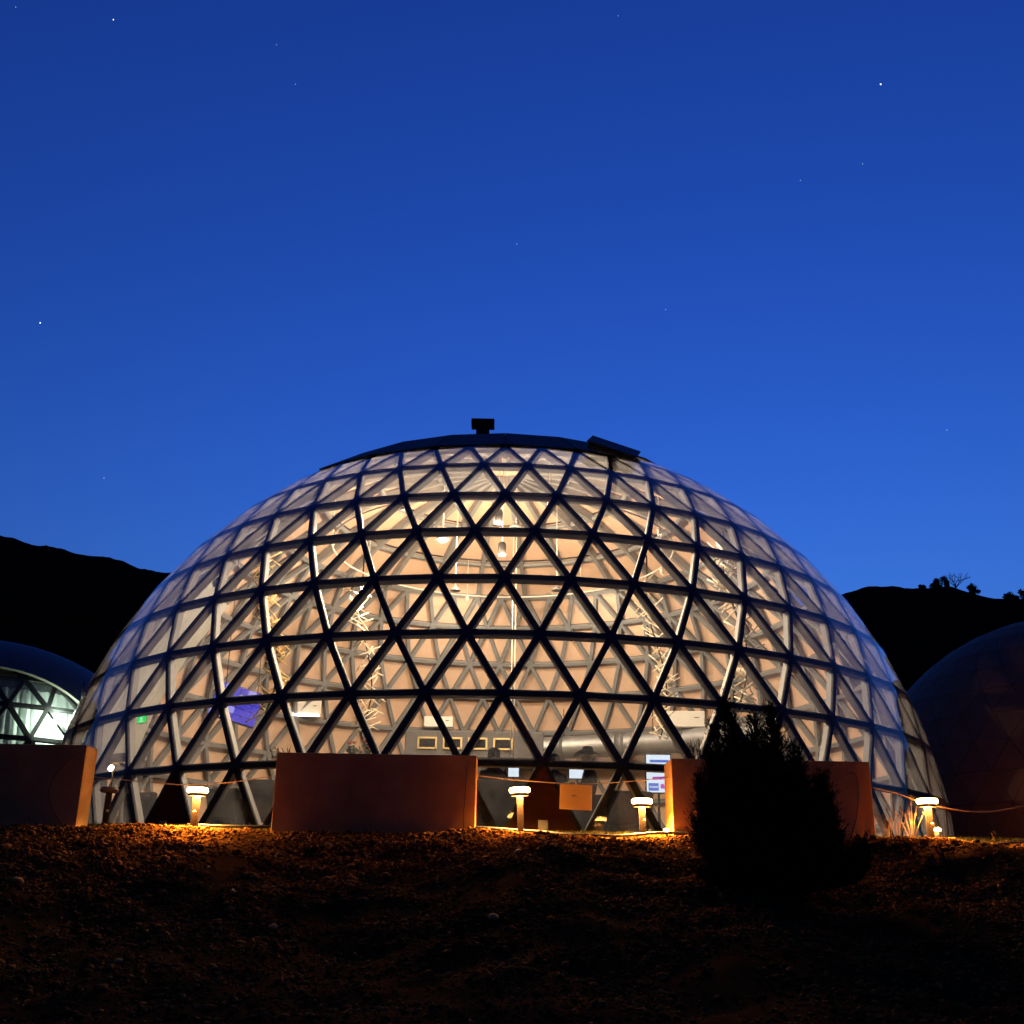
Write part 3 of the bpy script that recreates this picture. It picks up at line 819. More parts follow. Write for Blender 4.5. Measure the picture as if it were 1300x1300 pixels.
# circular light rail with spot heads
RZ = 8.45; RRAD = 4.3
e = empty('light_rail', (DC.x, DC.y, RZ), 0, 'thin white circular light rail hanging under the dome ceiling', 'light rail')
MB().tube([(RRAD*math.sin(2*math.pi*k/72), -RRAD*math.cos(2*math.pi*k/72), 0) for k in range(72)], .022, 8, closed=True).build('rail', MT['white'], e)
for k in range(8):
    a = 2*math.pi*(k+.3)/8; v = Vector((RRAD*math.sin(a), -RRAD*math.cos(a), 0))
    MB().tube([v, v+Vector((0, 0, ceiling_z(DC.x+v.x, DC.y+v.y)-RZ))], .012, 5).build('hanger', MT['white'], e)
    MB().lathe([(0, .0), (.05, 0), (.06, .16), (0, .17)], v+Vector((0, 0, -.2)), 12).build('spot_head', MT['white'], e)
    if True:
        l = bpy.data.lights.new('spot_light', 'SPOT'); l.energy = 14.5*KL; l.color = (1, .80, .60); l.shadow_soft_size = .07
        l.spot_size = R_(165); l.spot_blend = 1.0
        o = bpy.data.objects.new('spot_light', l); col.objects.link(o); o.location = v+Vector((0, 0, -.24)); o.parent = e
        o.rotation_euler = (v.normalized()*1.0+Vector((0, 0, -.75))).to_track_quat('-Z', 'Y').to_euler()
# cords hanging in the middle
for (px, lab) in [(648, 'white cord hanging down the middle of the dome'), (652, 'second white cord hanging down the middle of the dome')]:
    p = at(px, 960, 29.5); tag(MB().tube([p, Vector((p.x, p.y, ceiling_z(p.x, p.y)))], .018, 5).build('plumb_line', MT['white']), lab, 'cord', 'hanging cords')

# stick garlands
def garland(px_top, py_top, px_bot, py_bot, Y, n, mname, label, sl=0.62):
    a, b = at(px_top, py_top, Y), at(px_bot, py_bot, Y)
    a = Vector((b.x*.25+a.x*.75, a.y, a.z))
    e = empty('stick_garland', b, 0, label, 'garland', 'stick garlands hanging inside the dome')
    top = a-b
    bend = lambda t: Vector((0.22*math.sin(t*5.5), 0.15*math.cos(t*4.0), 0))
    MB().tube([top*(k/14)+bend(k/14) for k in range(15)]+[top+bend(1)+Vector((0, 0, ceiling_z(a.x, a.y)-a.z))], .02, 5).build('cord', MT['black'], e)
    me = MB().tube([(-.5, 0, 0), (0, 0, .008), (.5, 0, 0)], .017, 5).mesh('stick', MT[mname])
    for k in range(n):
        t = (k+random.random()*.6)/n
        o = link('stick', me, e)
        o.location = top*t+bend(t)+Vector((random.uniform(-.16, .16), random.uniform(-.16, .16), 0))
        o.rotation_euler = (random.uniform(-.3, .3), random.choice((-1, 1))*random.uniform(.35, 1.0), random.uniform(-.7, .7))
        s = sl*random.uniform(.6, 1.25); o.scale = (s, 1, 1)
garland(348, 705, 335, 905, 24.2, 66, 'stickw', 'garland of crossed sticks, amber light in their colour, next to the purple light panel')
garland(468, 735, 458, 930, 29.5, 62, 'stick', 'garland of pale crossed sticks above the flower arrangement')
garland(826, 735, 840, 935, 29.5, 62, 'stick', 'garland of pale crossed sticks above the silver duct')
garland(925, 700, 942, 890, 24.2, 62, 'stick', 'garland of pale crossed sticks near the planter with the juniper')

# helpers on the back wall
def box_thing(name, px, py, Y, wpx, hpx, depth, m, label, cat, rz=0, bev=.02, group=None):
    p = at(px, py, Y)
    e = empty(name, p, rz, label, cat, group)
    return e, wpx/FPX*Y*1.02, hpx/FPX*Y*1.04
def aircon(px, py, Y, wpx, hpx, label, lit=False, rz=0):
    e, wd, ht = box_thing('air_conditioner', px, py, Y, wpx, hpx, .3, None, label, 'air conditioner', rz, group='wall air conditioners')
    MB().box((0, 0, 0), (wd, .32, ht), None, 0, .03).build('casing', MT['white'], e)
    MB().box((0, -.15, -ht*.42), (wd*.9, .06, .05), Matrix.Rotation(.4, 3, 'X'), 0, .008).build('flap', MT['led' if lit else 'white'], e)
    MB().box((wd*.3, -.163, ht*.1), (wd*.12, .008, .02)).build('display', MT['black'], e)
    MB().bar((0, .15, 0), (0, 1.0, .05), .2, .2, (0, 0, 1)).build('bracket', MT['steel'], e)
aircon(388, 899, 33.5, 38, 22, 'white air conditioner with a glowing lower edge next to a stick garland', True, R_(8))
aircon(557, 917, 35.0, 36, 13, 'small cream air conditioner above the framed vents')
aircon(868, 914, 33.0, 52, 20, 'wide cream air conditioner above the silver duct', False, R_(-6))
# pipe run round the back wall
pz = at(640, 922, 36.2).z
pts = [(9.25*math.sin(R_(a)), 26.95-9.25*math.cos(R_(a)), pz+(.05*math.sin(a*.3))) for a in range(118, 243, 3)]
e = empty('pipe_run', (DC.x, DC.y, pz), 0, 'cream pipe run curving round the back wall above the duct', 'pipe')
MB().tube([Vector(p)-Vector((DC.x, DC.y, pz)) for p in pts], .05, 8).build('pipe', MT['white'], e)
for a in range(124, 240, 9):
    MB().box((9.3*math.sin(R_(a)), -9.3*math.cos(R_(a)), .05*math.sin(a*.3)), (.06, .06, .16)).build('pipe_clip', MT['black'], e)
# silver duct
dz = at(760, 947, 34).z
e = empty('air_duct', (DC.x, DC.y, dz), 0, 'fat silver air duct sweeping round the back wall', 'duct')
path = [(8.3*math.sin(R_(a)), -8.3*math.cos(R_(a)), 0.1*math.sin(R_(a*3))) for a in range(118, 182, 2)]
rs = [.34*(1+.03*(k % 2)) for k in range(len(path))]
MB().tube(path, rs, 18).build('duct_pipe', MT['duct'], e)
for k in range(3, len(path)-1, 7):
    MB().tube([path[k], path[k+1]], .375, 18).build('duct_band', MT['steel'], e)
for k in (4, 14, 24):
    MB().tube([Vector(path[k])+Vector((0, 0, .3)), Vector(path[k])*1.0+Vector((0, 0, 1.2))], .012, 5).build('hanger', MT['black'], e)
# kitchen hood with framed vents
hp0 = at(590, 944, 33.2)
e = empty('kitchen_hood', (hp0.x, hp0.y, hp0.z), 0, 'long grey kitchen hood with four brass framed vents at the back', 'hood')
MB().box((0.28, .5, -.02), (4.1, 1.0, .78), None, 0, .03).build('casing', MT['duskgrey'], e)
for k in range(4):
    x = at(541+k*32.5, 944, 32.7).x-hp0.x
    f = MB(); wv, hv_ = .52, .30
    for (cx, cz, sx, sz) in ((0, hv_/2, wv, .05), (0, -hv_/2, wv, .05), (-wv/2, 0, .05, hv_+.05), (wv/2, 0, .05, hv_+.05)):
        f.box((x+cx, -.03, cz), (sx, .06, sz))
    fo = f.build('vent_frame', MT['brass'], e)
    MB().box((x, -.012, 0), (wv-.05, .02, hv_-.05)).build('vent_grille', MT['dark'], fo)
for s in (-1.6, 0, 2.1):
    MB().bar((s, .5, -.4), (s, .5, FZ-hp0.z), .12, .12, (0, 1, 0)).build('support', MT['steel'], e)
# back bar with shelves and bottles
bp_ = at(655, 1000, 32.2)
e = empty('back_bar', (bp_.x, 32.6, FZ), 0, 'dark back bar counter with lit shelves under the kitchen hood', 'bar')
MB().box((.3, 0, .52), (6.2, .7, 1.04), None, 0, .02).build('counter', MT['dark'], e)
MB().box((.3, 0, 1.07), (6.4, .85, .06), None, 0, .015).build('counter_top', MT['white'], e)
for z in (1.45, 1.8):
    MB().box((.3, .28, z), (5.6, .25, .04)).build('shelf', MT['brass'], e)
for x in (-2.45, 3.05):
    MB().box((x, .28, 1.45), (.06, .26, .75)).build('shelf_post', MT['brass'], e)
bme = MB().lathe([(0, 0), (.04, 0), (.042, .02), (.042, .17), (.015, .22), (.013, .29), (0, .29)], (0, 0, 0), 9).mesh('bottle', MT['liquor'])
bm2 = MB().lathe([(0, 0), (.05, 0), (.05, .14), (.02, .19), (.016, .25), (0, .25)], (0, 0, 0), 9).mesh('bottle', MT['bottle'])
for k in range(12):
    am = k % 3 != 1
    o = link('bottle', bme if am else bm2); o.location = (bp_.x+.3-1.3+k*.235+random.uniform(-.04, .04), 32.6+.27, FZ+1.82)
    tag(o, 'slim amber bottle on the shelf of the back bar' if am else 'squat clear bottle on the shelf of the back bar', 'bottle', 'amber bottles on the back bar' if am else 'clear bottles on the back bar')
# screens
def screen(px, py, Y, wpx, hpx, label, bands=False, rz=0, name='wall_screen', pole=True):
    p = at(px, py, Y); wd, ht = wpx/FPX*Y, hpx/FPX*Y*1.04
    e = empty(name, p, rz, label, 'screen')
    MB().box((0, .03, 0), (wd+.05, .05, ht+.05), None, 0, .01).build('frame', MT['black'], e)
    s = MB().box((0, 0, 0), (wd, .012, ht)).build('display', MT['screen'], e)
    if bands:
        MB().box((wd*.12, -.009, -ht*.12), (wd*.74, .004, ht*.08), Matrix.Rotation(R_(-3), 3, 'Y')).build('picture_band', MT['tv1'], s)
        MB().box((-wd*.22, -.009, -ht*.36), (wd*.42, .004, ht*.2)).build('picture_tile', MT['tv2'], s)
        MB().box((wd*.22, -.009, -ht*.34), (wd*.3, .004, ht*.12)).build('picture_tile', MT['tv1'], s)
        MB().box((wd*.05, -.009, ht*.33), (wd*.8, .004, ht*.07)).build('picture_band', MT['tv2'], s)
        for k in range(4):
            MB().box((-wd*.35+k*wd*.09, -.012, -ht*.36), (wd*.05, .004, ht*.05)).build('picture_tile', MT['screen'], s)
    MB().tube([(0, .08, -ht/2), (0, .08, FZ-p.z)], .03, 6).build('pole', MT['black'], e)
    return e
screen(836, 982, 24.0, 30, 44, 'bright white and purple screen beside the planter box behind the juniper', True)
screen(733, 980, 26.0, 20, 15, 'glowing white screen between the cowboy hat and the next guest')
screen(652, 979, 28.0, 13, 13, 'small glowing screen behind the bollard with the sign')
# purple panel
p = at(300, 894, 25.5)
e = empty('purple_light_panel', p, R_(18), 'tilted purple glowing panel of cubes hanging next to the amber garland', 'light panel')
tl = Matrix.Rotation(R_(14), 3, 'Y')
MB().box((0, .05, 0), (.86, .06, .66), tl, 0, .02).build('panel_frame', MT['black'], e)
for r_ in range(5):
    for c_ in range(6):
        v = tl @ Vector((-.36+c_*.144, -.01-random.random()*.05, -.25+r_*.125))
        MB().box(v, (.125, .09, .105), tl @ Matrix.Rotation(random.uniform(-.3, .3), 3, 'Z')).build('light_tile', MT[random.choice(('purple', 'purple', 'purple', 'purple2'))], e)
e.scale = (1.25, 1.25, 1.25)
for s in (-.3, .3):
    v = tl @ Vector((s, .05, .33)); MB().tube([v, (v.x, v.y, (ceiling_z(p.x, p.y)-p.z)/1.25-.05)], .008, 4).build('wire', MT['black'], e)
# exit sign
p = at(180, 913, 22.5)
e = empty('exit_sign', p, R_(-38), 'small glowing green exit sign with running figure', 'sign')
MB().box((0, .03, 0), (.30, .05, .17), None, 0, .008).build('casing', MT['white'], e)
MB().box((0, 0, 0), (.28, .01, .15)).build('face', MT['exitg'], e)
mk = MB().box((.0, -.008, .0), (.028, .004, .055), Matrix.Rotation(.3, 3, 'Y')); mk.box((.018, -.008, .042), (.022, .004, .022))
mk.box((.03, -.008, -.04), (.05, .004, .013), Matrix.Rotation(.7, 3, 'Y')); mk.box((-.025, -.008, -.04), (.05, .004, .013), Matrix.Rotation(-.6, 3, 'Y')); mk.box((-.03, -.008, .012), (.04, .004, .011), Matrix.Rotation(.5, 3, 'Y'))
mk.build('running_figure', MT['exitw'], e)
MB().bar((0, .05, 0), (0, .4, .35), .03, .03, (0, 0, 1)).build('bracket', MT['steel'], e)
# light curtains along the left side
mb = MB(); vs, fs = [], []
for q_, zz in enumerate((2.2, 3.6, 5.0, 6.2)):
    for k in range(81):
        a = R_(-97+26*k/80); rr = math.sqrt(max(1, 9.45**2-zz*zz))-.05+.06*math.sin(k*1.3)+.03*math.sin(k*2.9)
        vs.append((DC.x+rr*math.sin(a), DC.y-rr*math.cos(a), TZ+zz))
for q_ in range(3):
    for k in range(80): fs.append((q_*81+k, q_*81+k+1, (q_+1)*81+k+1, (q_+1)*81+k))
tag(mb.add(vs, fs, 0, True).build('side_curtain', MT['cloth']), 'pale pleated curtain on the dome side facing the hooded dome', 'curtain')
# furniture
def armchair(px, Y, top, rz, wpx, label):
    p = at(px, 1030, Y); wd = wpx/FPX*Y; h = at(px, top, Y).z-FZ
    e = empty('armchair', (p.x, Y, FZ), rz, label, 'armchair', 'dark armchairs behind the front panes')
    MB().box((0, .05, .32), (wd, .7, .26), None, 0, .05).build('seat', MT['dark'], e)
    MB().box((0, -.32, h/2+.12), (wd, .16, h-.24), Matrix.Rotation(R_(6), 3, 'X'), 0, .05).build('backrest', MT['dark'], e)
    for s in (-1, 1):
        MB().box((s*(wd/2-.06), .05, .45), (.12, .68, .35), None, 0, .04).build('armrest', MT['dark'], e)
        for t in (-.3, .35): MB().tube([(s*(wd/2-.1), t, .22), (s*(wd/2-.07), t, 0)], .025, 6).build('leg', MT['black'], e)
armchair(335, 19.2, 992, R_(6), 50, 'dark high backed armchair partly hidden by the planter box with the straight wire')
armchair(296, 20.0, 1003, R_(-20), 42, 'dark armchair standing between bollard and high backed armchair')
armchair(193, 21.0, 1008, R_(-25), 46, 'dark low armchair behind the panes near the unlit bollard')
armchair(790, 19.8, 1006, R_(15), 60, 'dark low armchair behind the panes beside the man in the cowboy hat')
def booth(px0, px1, Y, top, label):
    a, b = at(px0, 1030, Y), at(px1, 1030, Y); h = at((px0+px1)/2, top, Y).z-FZ; wd = b.x-a.x
    e = empty('booth_bench', ((a.x+b.x)/2, Y, FZ), 0, label, 'bench')
    MB().box((0, -.2, h/2), (wd, .14, h), None, 0, .03).build('backrest', MT['dark'], e)
    MB().box((0, .15, .22), (wd, .56, .44), None, 0, .03).build('seat', MT['dark'], e)
booth(604, 686, 18.1, 992, 'dark bench back behind the panes at the bollard with the sign')
booth(692, 768, 18.1, 1010, 'dark bench back behind the hanging sign')
# tables with papers
p = at(150, 962, 23)
e = empty('side_counter', (p.x, p.y, FZ), R_(-30), 'pale counter with papers on the dome side near the exit sign', 'counter')
hh = p.z-FZ
MB().box((0, 0, hh), (1.1, .5, .10), None, 0, .01).build('counter_top', MT['white'], e)
for s in (-.5, .5): MB().box((s, 0, hh/2-.02), (.05, .45, hh-.06)).build('leg', MT['steel'], e)
# flowers behind the centre planter
p = at(456, 952, 24.5)
e = empty('flower_arrangement', (p.x, p.y, FZ), 0, 'bushy flower arrangement with red blooms behind the planter with the straight wire', 'plant')
h = p.z-FZ
MB().lathe([(0, 0), (.2, 0), (.16, h*.5), (.22, h-.35), (.18, h-.35), (0, h-.4)], (0, 0, 0), 16).build('pedestal', MT['white'], e)
mb = MB(); leafball(mb, (0, 0, h-.12), .38, 260, .05, .9); mb.build('foliage', MT['leaf'], e)
for k in range(6):
    v = Vector((random.uniform(-.2, .25), random.uniform(-.3, 0), h+random.uniform(-.02, .2)))
    mb = MB(); leafball(mb, v, .06, 30, .022, 1, 3); mb.build('bloom', MT['foodred'], e)
# guests
def person(name, loc, rz, hat, label, top):
    """seated figure: one skinned body, hat as a child"""
    sc_ = top/1.49
    J = {}
    vs, es, rs = [], [], []
    def v(p, r): vs.append(Vector(p)); rs.append(r); return len(vs)-1
    def e_(a, b): es.append((a, b))
    pel = v((0, 0, .70), (.155, .13)); sp1 = v((0, -.03, .86), (.145, .115)); sp2 = v((0, -.02, 1.03), (.17, .12)); nk0 = v((0, .0, 1.14), (.10, .085))
    nk = v((0, .015, 1.20), (.056, .058)); hd = v((0, .035, 1.28), (.082, .094)); hd2 = v((0, .03, 1.37), (.078, .092))
    for a, b in ((pel, sp1), (sp1, sp2), (sp2, nk0), (nk0, nk), (nk, hd), (hd, hd2)): e_(a, b)
    nose = v((0, .135, 1.29), (.014, .014)); e_(hd, nose)
    for s in (-1, 1):
        sh = v((s*.19, -.01, 1.08), (.065, .065)); el = v((s*.25, .06, .83), (.048, .048)); wr = v((s*.17, .30, .86), (.030, .03)); pm_ = v((s*.15, .37, .87), (.036, .018))
        e_(sp2, sh); e_(sh, el); e_(el, wr); e_(wr, pm_)
        for k, (dx, ln) in enumerate(((-.03, .075), (-.01, .09), (.01, .085), (.028, .07))):
            f1 = v((s*.15+dx, .40+ln*.3, .868), (.009, .009)); f2 = v((s*.15+dx, .40+ln*.9, .85), (.008, .008)); e_(pm_, f1); e_(f1, f2)
        t1 = v((s*.15-s*.045, .37, .875), (.010, .010)); t2 = v((s*.15-s*.06, .41, .868), (.009, .009)); e_(pm_, t1); e_(t1, t2)
        hp = v((s*.10, .03, .68), (.095, .09)); kn = v((s*.14, .43, .66), (.062, .062)); an = v((s*.13, .38, .28), (.042, .045)); ft = v((s*.14, .52, .24), (.042, .03))
        e_(pel, hp); e_(hp, kn); e_(kn, an); e_(an, ft)
    me = bpy.data.meshes.new(name); me.from_pydata([x*sc_ for x in vs], es, [])
    tmp = bpy.data.objects.new('tmp', me); col.objects.link(tmp)
    tmp.modifiers.new('skin', 'SKIN'); tmp.modifiers['skin'].use_smooth_shade = True
    ss = tmp.modifiers.new('sub', 'SUBSURF'); ss.levels = 2; ss.render_levels = 2
    for i, sv in enumerate(me.skin_vertices[0].data):
        sv.radius = (rs[i][0]*sc_, rs[i][1]*sc_); sv.use_root = (i == 0)
    dg = bpy.context.evaluated_depsgraph_get(); dg.update()
    body = bpy.data.meshes.new_from_object(tmp.evaluated_get(dg)); body.name = 'body'
    bpy.data.objects.remove(tmp); 
    body.materials.clear(); body.materials.append(MT['jacket']); body.materials.append(MT['skin'])
    for p_ in body.polygons:
        c = p_.center/sc_
        p_.material_index = 1 if (c.z > 1.185 or (c.y > .29 and .80 < c.z < .92)) else 0
        p_.use_smooth = True
    e = empty('person', loc, rz, label, 'person', None)
    link('body', body, e)
    H = MB()
    if hat == 'cowboy':
        hz = 1.385*sc_
        n = 28; ring = []
        prof = [(.085, 0.0), (.105, -.005), (.16, .0), (.215, .03)]
        vs_, fs_ = [], []
        for pi, (r, z) in enumerate(prof):
            for k in range(n):
                a = 2*math.pi*k/n
                curl = (abs(math.cos(a))**2)*(.05 if pi == 3 else .015 if pi == 2 else 0)
                dip = -.055*max(0, abs(math.sin(a)))**2 if pi >= 2 else 0
                vs_.append((r*math.cos(a)*.82, .03+r*math.sin(a)*1.12, hz+z*0+curl+dip*(pi-1)/2))
        for pi in range(3):
            for k in range(n): fs_.append((pi*n+k, pi*n+(k+1) % n, (pi+1)*n+(k+1) % n, (pi+1)*n+k))
        H.add(vs_, fs_, 0, True)
        H.lathe([(.098, -.01), (.095, .06), (.085, .10), (.06, .115), (0, .095)], (0, .03, hz), 22)
    elif hat == 'beanie':
        H.lathe([(.106, -.05), (.108, .0), (.098, .07), (.06, .11), (0, .12)], (0, .03, 1.385*sc_), 20)
    else:
        H.lathe([(.10, -.04), (.102, .02), (.09, .07), (.05, .10), (0, .105)], (0, .03, 1.375*sc_), 20)
        H.box((0, .15, 1.35*sc_), (.15, .12, .012), None, 0, .004)
    H.build('hat', MT['hat'], e)
    st = empty('bar_stool', (loc[0], loc[1], FZ), rz, 'black bar stool under the guest in the ' + {'beanie': 'tall beanie', 'cap': 'dark cap', 'cowboy': 'cowboy hat'}[hat], 'stool', 'bar stools under the guests')
    MB().lathe([(0, .60*sc_), (.17, .60*sc_), (.18, .57*sc_), (.17, .545*sc_), (0, .545*sc_)], (0, .05, 0), 18).build('seat', MT['black'], st)
    for k in range(4):
        a = math.pi/4+k*math.pi/2
        MB().tube([(.12*math.cos(a), .05+.12*math.sin(a), .55*sc_), (.2*math.cos(a), .05+.2*math.sin(a), 0)], .014, 6).build('leg', MT['black'], st)
    MB().tube([(.165*math.cos(a), .05+.165*math.sin(a), .26) for a in [k*math.pi/8 for k in range(16)]], .010, 5, closed=True).build('foot_ring', MT['black'], st)
def guest(px, pytop, Y, rz, hat, label):
    p = at(px, pytop, Y); person('person', (p.x, Y, FZ), rz, hat, label, p.z-FZ)
guest(627, 950, 18.75, R_(-8), 'beanie', 'guest in dark jacket and tall beanie seated with back to the panes')
guest(704, 956, 18.9, R_(20), 'cap', 'guest in dark jacket and cap seated behind the lattice node')
guest(748, 948.5, 18.8, R_(72), 'cowboy', 'guest in dark jacket and cowboy hat seated sideways behind the sign')

# ------------------------------------------------------------------ plants outside
def juniper(px, py, Y):
    random.seed(5)
    b = at(px, py, Y); x, y = b.x, Y; z = gz(x, y)
    e = empty('juniper_bush', (x, y, z), 0, 'dark ragged juniper bush on the bank in front of the planter box', 'bush')
    k = Y/FPX
    leaders = [(-50, 236, 26), (-62, 205, 24), (-12, 214, 24), (8, 226, 22), (26, 205, 24), (-36, 196, 28), (42, 178, 24), (58, 160, 24), (-80, 160, 24), (-92, 118, 22), (76, 128, 24), (90, 92, 20), (102, 66, 18), (-98, 80, 20), (112, 40, 16), (0, 165, 60), (-45, 140, 50), (45, 120, 48), (-60, 70, 48), (65, 60, 44), (0, 70, 80), (-20, 180, 40), (20, 150, 46), (124, 52, 13), (134, 30, 13), (96, 112, 14), (84, 138, 14), (-88, 140, 14), (60, 20, 34), (-60, 20, 34), (0, 24, 50), (-95, 12, 26), (-70, 8, 30), (-40, 8, 34), (85, 10, 28), (110, 12, 24), (40, 8, 34), (0, 8, 40)]
    fo = MB(); tw = MB()
    for (dx, h, r) in leaders:
        dx, h, r = dx*k*.86, h*k*.93+.04, r*k*.92
        dy = random.uniform(-.35, .35)
        base = Vector((dx*.35, dy*.3, 0)); tip = Vector((dx, dy, h))
        ctrl = Vector((dx*.95, dy*.8, h*.35))
        def cv(t): return base*(1-t)**2+ctrl*2*t*(1-t)+tip*t*t
        tw.tube([cv(q/6) for q in range(7)], [.045*(1-q/6)+.006 for q in range(7)], 6)
        nsp = int(210+900*r*h/0.5)
        for _ in range(min(nsp, 1700)):
            t = random.random()**.75*.98+.02; c = cv(t)
            prof = (r*(1-t)**.6*min(1, .35+t*2.2)+.012)*random.uniform(.6, 1.3)
            a = random.uniform(0, 2*math.pi); rad = prof*random.random()**.5
            p = c+Vector((math.cos(a)*rad, math.sin(a)*rad, random.uniform(-.05, .05)))
            d = (Vector((math.cos(a), math.sin(a), 0))*random.uniform(.25, .8)+Vector((0, 0, random.uniform(.5, 1.1)))).normalized()
            L = random.uniform(.05, .13)*(1.7 if rad > prof*.75 else 1)
            for s_ in range(7):
                f = s_/7; q = p+d*L*f
                n_ = Vector((random.gauss(0, 1), random.gauss(0, 1), random.gauss(0, 1))).normalized()
                dd = (d+n_*.75).normalized(); sd = dd.cross(n_).normalized()
                ll = random.uniform(.02, .05); ww = .0085
                fo.add([q-sd*ww, q+dd*ll, q+sd*ww], [(0, 1, 2)])
    fo.build('crown', MT['juniper'], e)
    tw.tube([(0, 0, -.2), (0, 0, .35)], [.09, .07], 8); tw.build('trunk', MT['bark'], e)
juniper(982, 1148, 13.2)
def weed(px, py, Y, h, n, label, m='straw'):
    b = at(px, py, Y); z = gz(b.x, Y)
    e = empty('dry_weed', (b.x, Y, z), 0, label, 'weed', 'dry weeds on the terrace edge')
    st, hd = MB(), MB()
    for k in range(n):
        a = random.uniform(0, 6.28); ln = h*random.uniform(.55, 1.05); le = random.uniform(.1, .55)
        tip = Vector((math.cos(a)*le*ln, math.sin(a)*le*ln*.6, ln)); mid = tip*.5+Vector((0, 0, ln*.06))
        pts = [Vector((0, 0, -.03)), mid, tip]
        st.tube(pts, [.004, .003, .0018], 4)
        for q in range(18):
            t = random.uniform(.62, 1.0); p = mid.lerp(tip, (t-.5)*2)
            d = Vector((random.gauss(0, 1), random.gauss(0, 1), random.gauss(.6, .6))).normalized()*random.uniform(.015, .04)
            s_ = d.cross(Vector((0, 0, 1))).normalized()*.006 if abs(d.z) < .021 else Vector((.006, 0, 0))
            hd.add([p-s_, p+d, p+s_, p-d*.4], [(0, 1, 2, 3)])
    tag(st.build('stem', MT[m], e), kind='stuff'); tag(hd.build('seed_head', MT[m], e), kind='stuff')
weed(1140, 1060, 15.95, .62, 11, 'tall dry seed stalks between planter box and bollard')
weed(1158, 1062, 16.25, .68, 8, 'taller thin dry stalks against the blue panes')
weed(1128, 1060, 16.15, .42, 9, 'short bushy dry weed against the planter box corner')
weed(1262, 1068, 16.2, .13, 9, 'tiny dry tuft on the grass in front of the brown vinyl dome')
weed(900, 1088, 15.0, .30, 8, 'low dry weed on the gravel bank beside the juniper')
weed(330, 1100, 14.6, .16, 7, 'low dry weed on the gravel bank below the planter box')
def twigs(px, py, Y, zb, h, n, label):
    b = at(px, py, Y)
    e = empty('bare_twigs', (b.x, Y, zb), 0, label, 'plant', 'bare twigs growing in the planters')
    st = MB()
    for k in range(n):
        a = random.uniform(0, 6.28); ln = h*random.uniform(.5, 1.1)
        d = Vector((math.cos(a)*random.uniform(.1, .5), math.sin(a)*.2, 1)).normalized(); o_ = Vector((random.uniform(-.12, .12), random.uniform(-.05, .05), -.1))
        tip = o_+d*(ln+.1); st.tube([o_, (o_+tip)/2+Vector((.01, 0, 0)), tip], [.006, .005, .002], 4)
        for q in range(3):
            t = random.uniform(.4, .9); p = o_.lerp(tip, t); d2 = (d+Vector((random.gauss(0, .6), random.gauss(0, .4), 0))).normalized()
            st.tube([p, p+d2*ln*.35], [.004, .0015], 4)
    st.build('twig', MT['bark'], e)
for (px, py, Y, h, n, lab) in [(876, 960, 16.5, .26, 10, 'bare twigs sprouting from the planter behind the juniper, near its spotlit corner'),
                               (898, 960, 16.45, .22, 9, 'bare twigs sprouting from the planter right behind the juniper tips'),
                               (357, 953, 16.35, .10, 8, 'short bare twigs at the corner of the planter with the straight wire')]:
    twigs(px, py, Y, at(px, py, Y).z, h, n, lab)

# grass strip on the terrace edge
nb = 15000
gx = rng.uniform(-9.5, 10.5, nb); gy = rng.uniform(15.95, 17.6, nb)
V = np.zeros((nb, 3, 3)); hh = rng.uniform(.012, .05, nb); an = rng.uniform(0, 6.28, nb)
zz = np.array([gz(a, b) for a, b in zip(gx, gy)])
V[:, 0] = np.stack([gx-np.cos(an)*.006, gy-np.sin(an)*.006, zz-.005], 1)
V[:, 1] = np.stack([gx+np.cos(an)*.006, gy+np.sin(an)*.006, zz-.005], 1)
V[:, 2] = np.stack([gx+rng.normal(0, .015, nb), gy+rng.normal(0, .015, nb), zz+hh], 1)
def npmesh(name, V, F, m, smooth=False):
    me = bpy.data.meshes.new(name); nv, nf, k = len(V), len(F), F.shape[1]
    me.vertices.add(nv); me.vertices.foreach_set('co', V.ravel().astype(np.float32))
    me.loops.add(nf*k); me.loops.foreach_set('vertex_index', F.ravel().astype(np.int32))
    me.polygons.add(nf); me.polygons.foreach_set('loop_start', np.arange(0, nf*k, k, dtype=np.int32))
    me.update(calc_edges=True); me.validate(); me.materials.append(m)
    return link(name, me)
o = npmesh('grass', V.reshape(-1, 3), np.arange(nb*3).reshape(-1, 3), MT['grass'])
tag(o, 'short dry green grass along the terrace edge', 'grass', kind='stuff')

# gravel on the bank
bm = bmesh.new(); bmesh.ops.create_icosphere(bm, subdivisions=1, radius=1)
IV = np.array([v.co[:] for v in bm.verts]); IF = np.array([[v.index for v in f.verts] for f in bm.faces]); bm.free()
ns = 120000
sy = 15.9-np.abs(rng.beta(1.0, 2.2, ns))*9.5
sx = rng.uniform(-1, 1, ns)*(0.50*sy+1.2)
dens = np.array([noise.noise((a*.8, b*.8, 11.0))+.5*noise.noise((a*2.6, b*2.6, 4.0)) for a, b in zip(sx, sy)])
keep = dens > rng.uniform(-.75, .25, ns)
sx, sy = sx[keep], sy[keep]; ns = len(sx)
sz = np.array([gz(a, b) for a, b in zip(sx, sy)])
size = np.exp(rng.normal(math.log(.0105), .52, ns)).clip(.005, .05)
V = IV[None]*(1+rng.uniform(-.28, .28, (ns, 12, 1)))
V = V*(size[:, None, None]*np.stack([rng.uniform(.8, 1.6, ns), rng.uniform(.7, 1.2, ns), rng.uniform(.45, .9, ns)], 1)[:, None, :])
an = rng.uniform(0, 6.28, ns); tl_ = rng.normal(0, .4, ns)
ct, st_ = np.cos(tl_)[:, None], np.sin(tl_)[:, None]
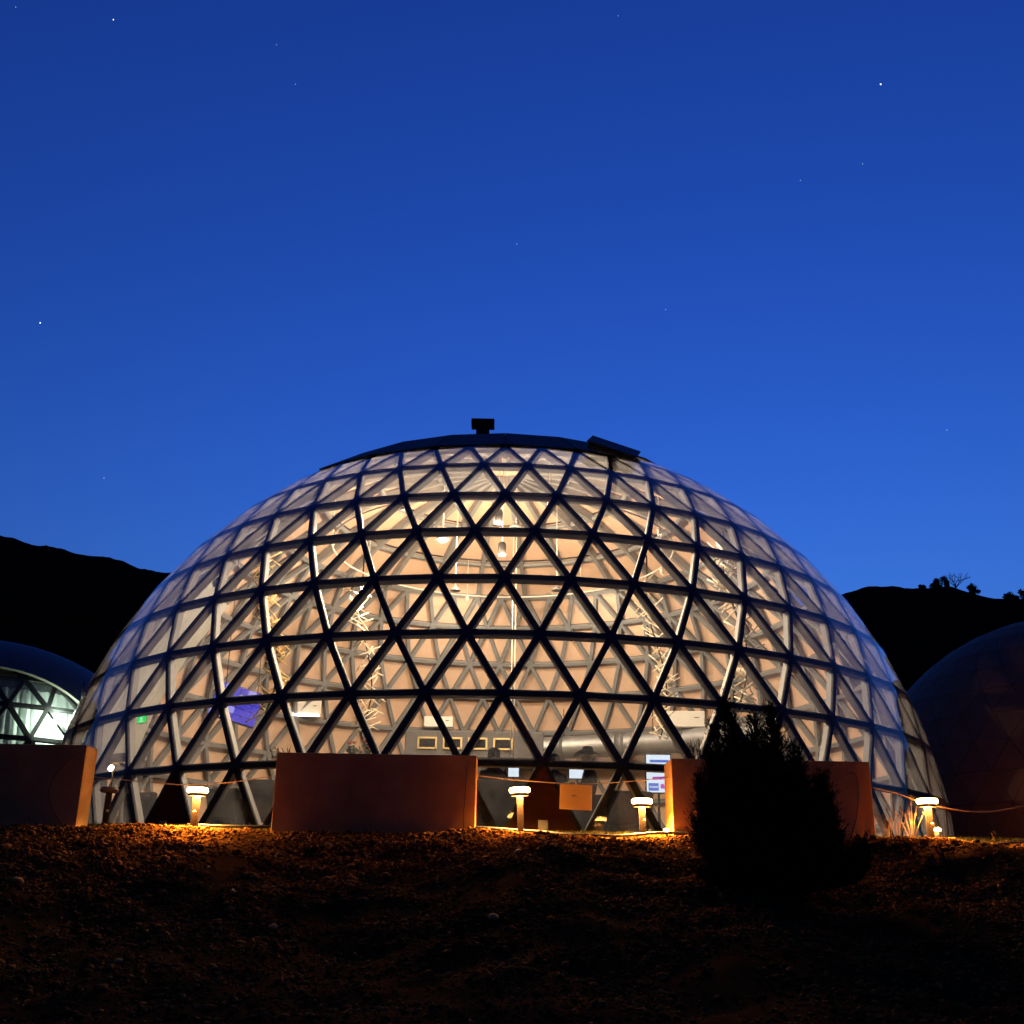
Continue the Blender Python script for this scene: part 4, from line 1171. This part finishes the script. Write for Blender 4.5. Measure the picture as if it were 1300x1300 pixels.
y2 = V[:, :, 1]*ct-V[:, :, 2]*st_; z2 = V[:, :, 1]*st_+V[:, :, 2]*ct
ca, sa = np.cos(an)[:, None], np.sin(an)[:, None]
X = V[:, :, 0]*ca-y2*sa+sx[:, None]; Y_ = V[:, :, 0]*sa+y2*ca+sy[:, None]; Z = z2+(sz+size*.25)[:, None]
VV = np.stack([X, Y_, Z], 2).reshape(-1, 3)
FF = (IF[None]+(np.arange(ns)*12)[:, None, None]).reshape(-1, 3)
o = npmesh('gravel', VV, FF, MT['gravel']); tag(o, 'loose brown gravel covering the bank below the terrace', 'gravel', kind='stuff')
# larger pale stones
for (px, py, Y, r, lab) in [(23, 1122, 13.0, .075, 'large pale stone on the dark bank below the unlit planter box'),
                            (627, 1166, 11.4, .06, 'flat pale stone in the middle of the dark bank'),
                            (346, 1180, 11.2, .045, 'small pale stone on the dark bank below the planter with straight wire'),
                            (150, 1221, 10.0, .04, 'small pale stone on the bank far below the unlit bollard'),
                            (245, 1083, 14.4, .045, 'pale stone on the gravel just below a lit bollard'),
                            (418, 1076, 14.8, .05, 'flat pale stone on the bank below the planter with straight wire'),
                            (353, 1086, 14.4, .04, 'upright pale stone on the bank below the planter corner'),
                            (265, 1103, 13.8, .035, 'small round stone on the gravel below a lit bollard'),
                            (296, 1133, 12.8, .035, 'small pale stone alone in the dark part of the bank'),
                            (658, 1082, 14.6, .045, 'pale stone on the gravel below the bollard with the sign')]:
    # where the sight line meets the bank
    best = min((abs(at(px, py, yy).z-gz(at(px, py, yy).x, yy)), yy) for yy in np.arange(6, 15.8, .05))[1]
    p = at(px, py, best)
    bm = bmesh.new(); bmesh.ops.create_icosphere(bm, subdivisions=2, radius=r)
    for v_ in bm.verts:
        d = 1+.35*noise.noise(v_.co*9/r*.06+Vector((px, py, 0)))
        v_.co = Vector((v_.co.x*1.25*d, v_.co.y*.9*d, v_.co.z*.62*d))
    me = bpy.data.meshes.new('stone'); bm.to_mesh(me); bm.free(); me.materials.append(MT['stone'])
    o = link('stone', me); o.location = (p.x, best, gz(p.x, best)+r*.3); o.rotation_euler = (random.uniform(-.3, .3), random.uniform(-.3, .3), random.uniform(0, 6))
    tag(o, lab, 'stone', 'pale stones on the bank')
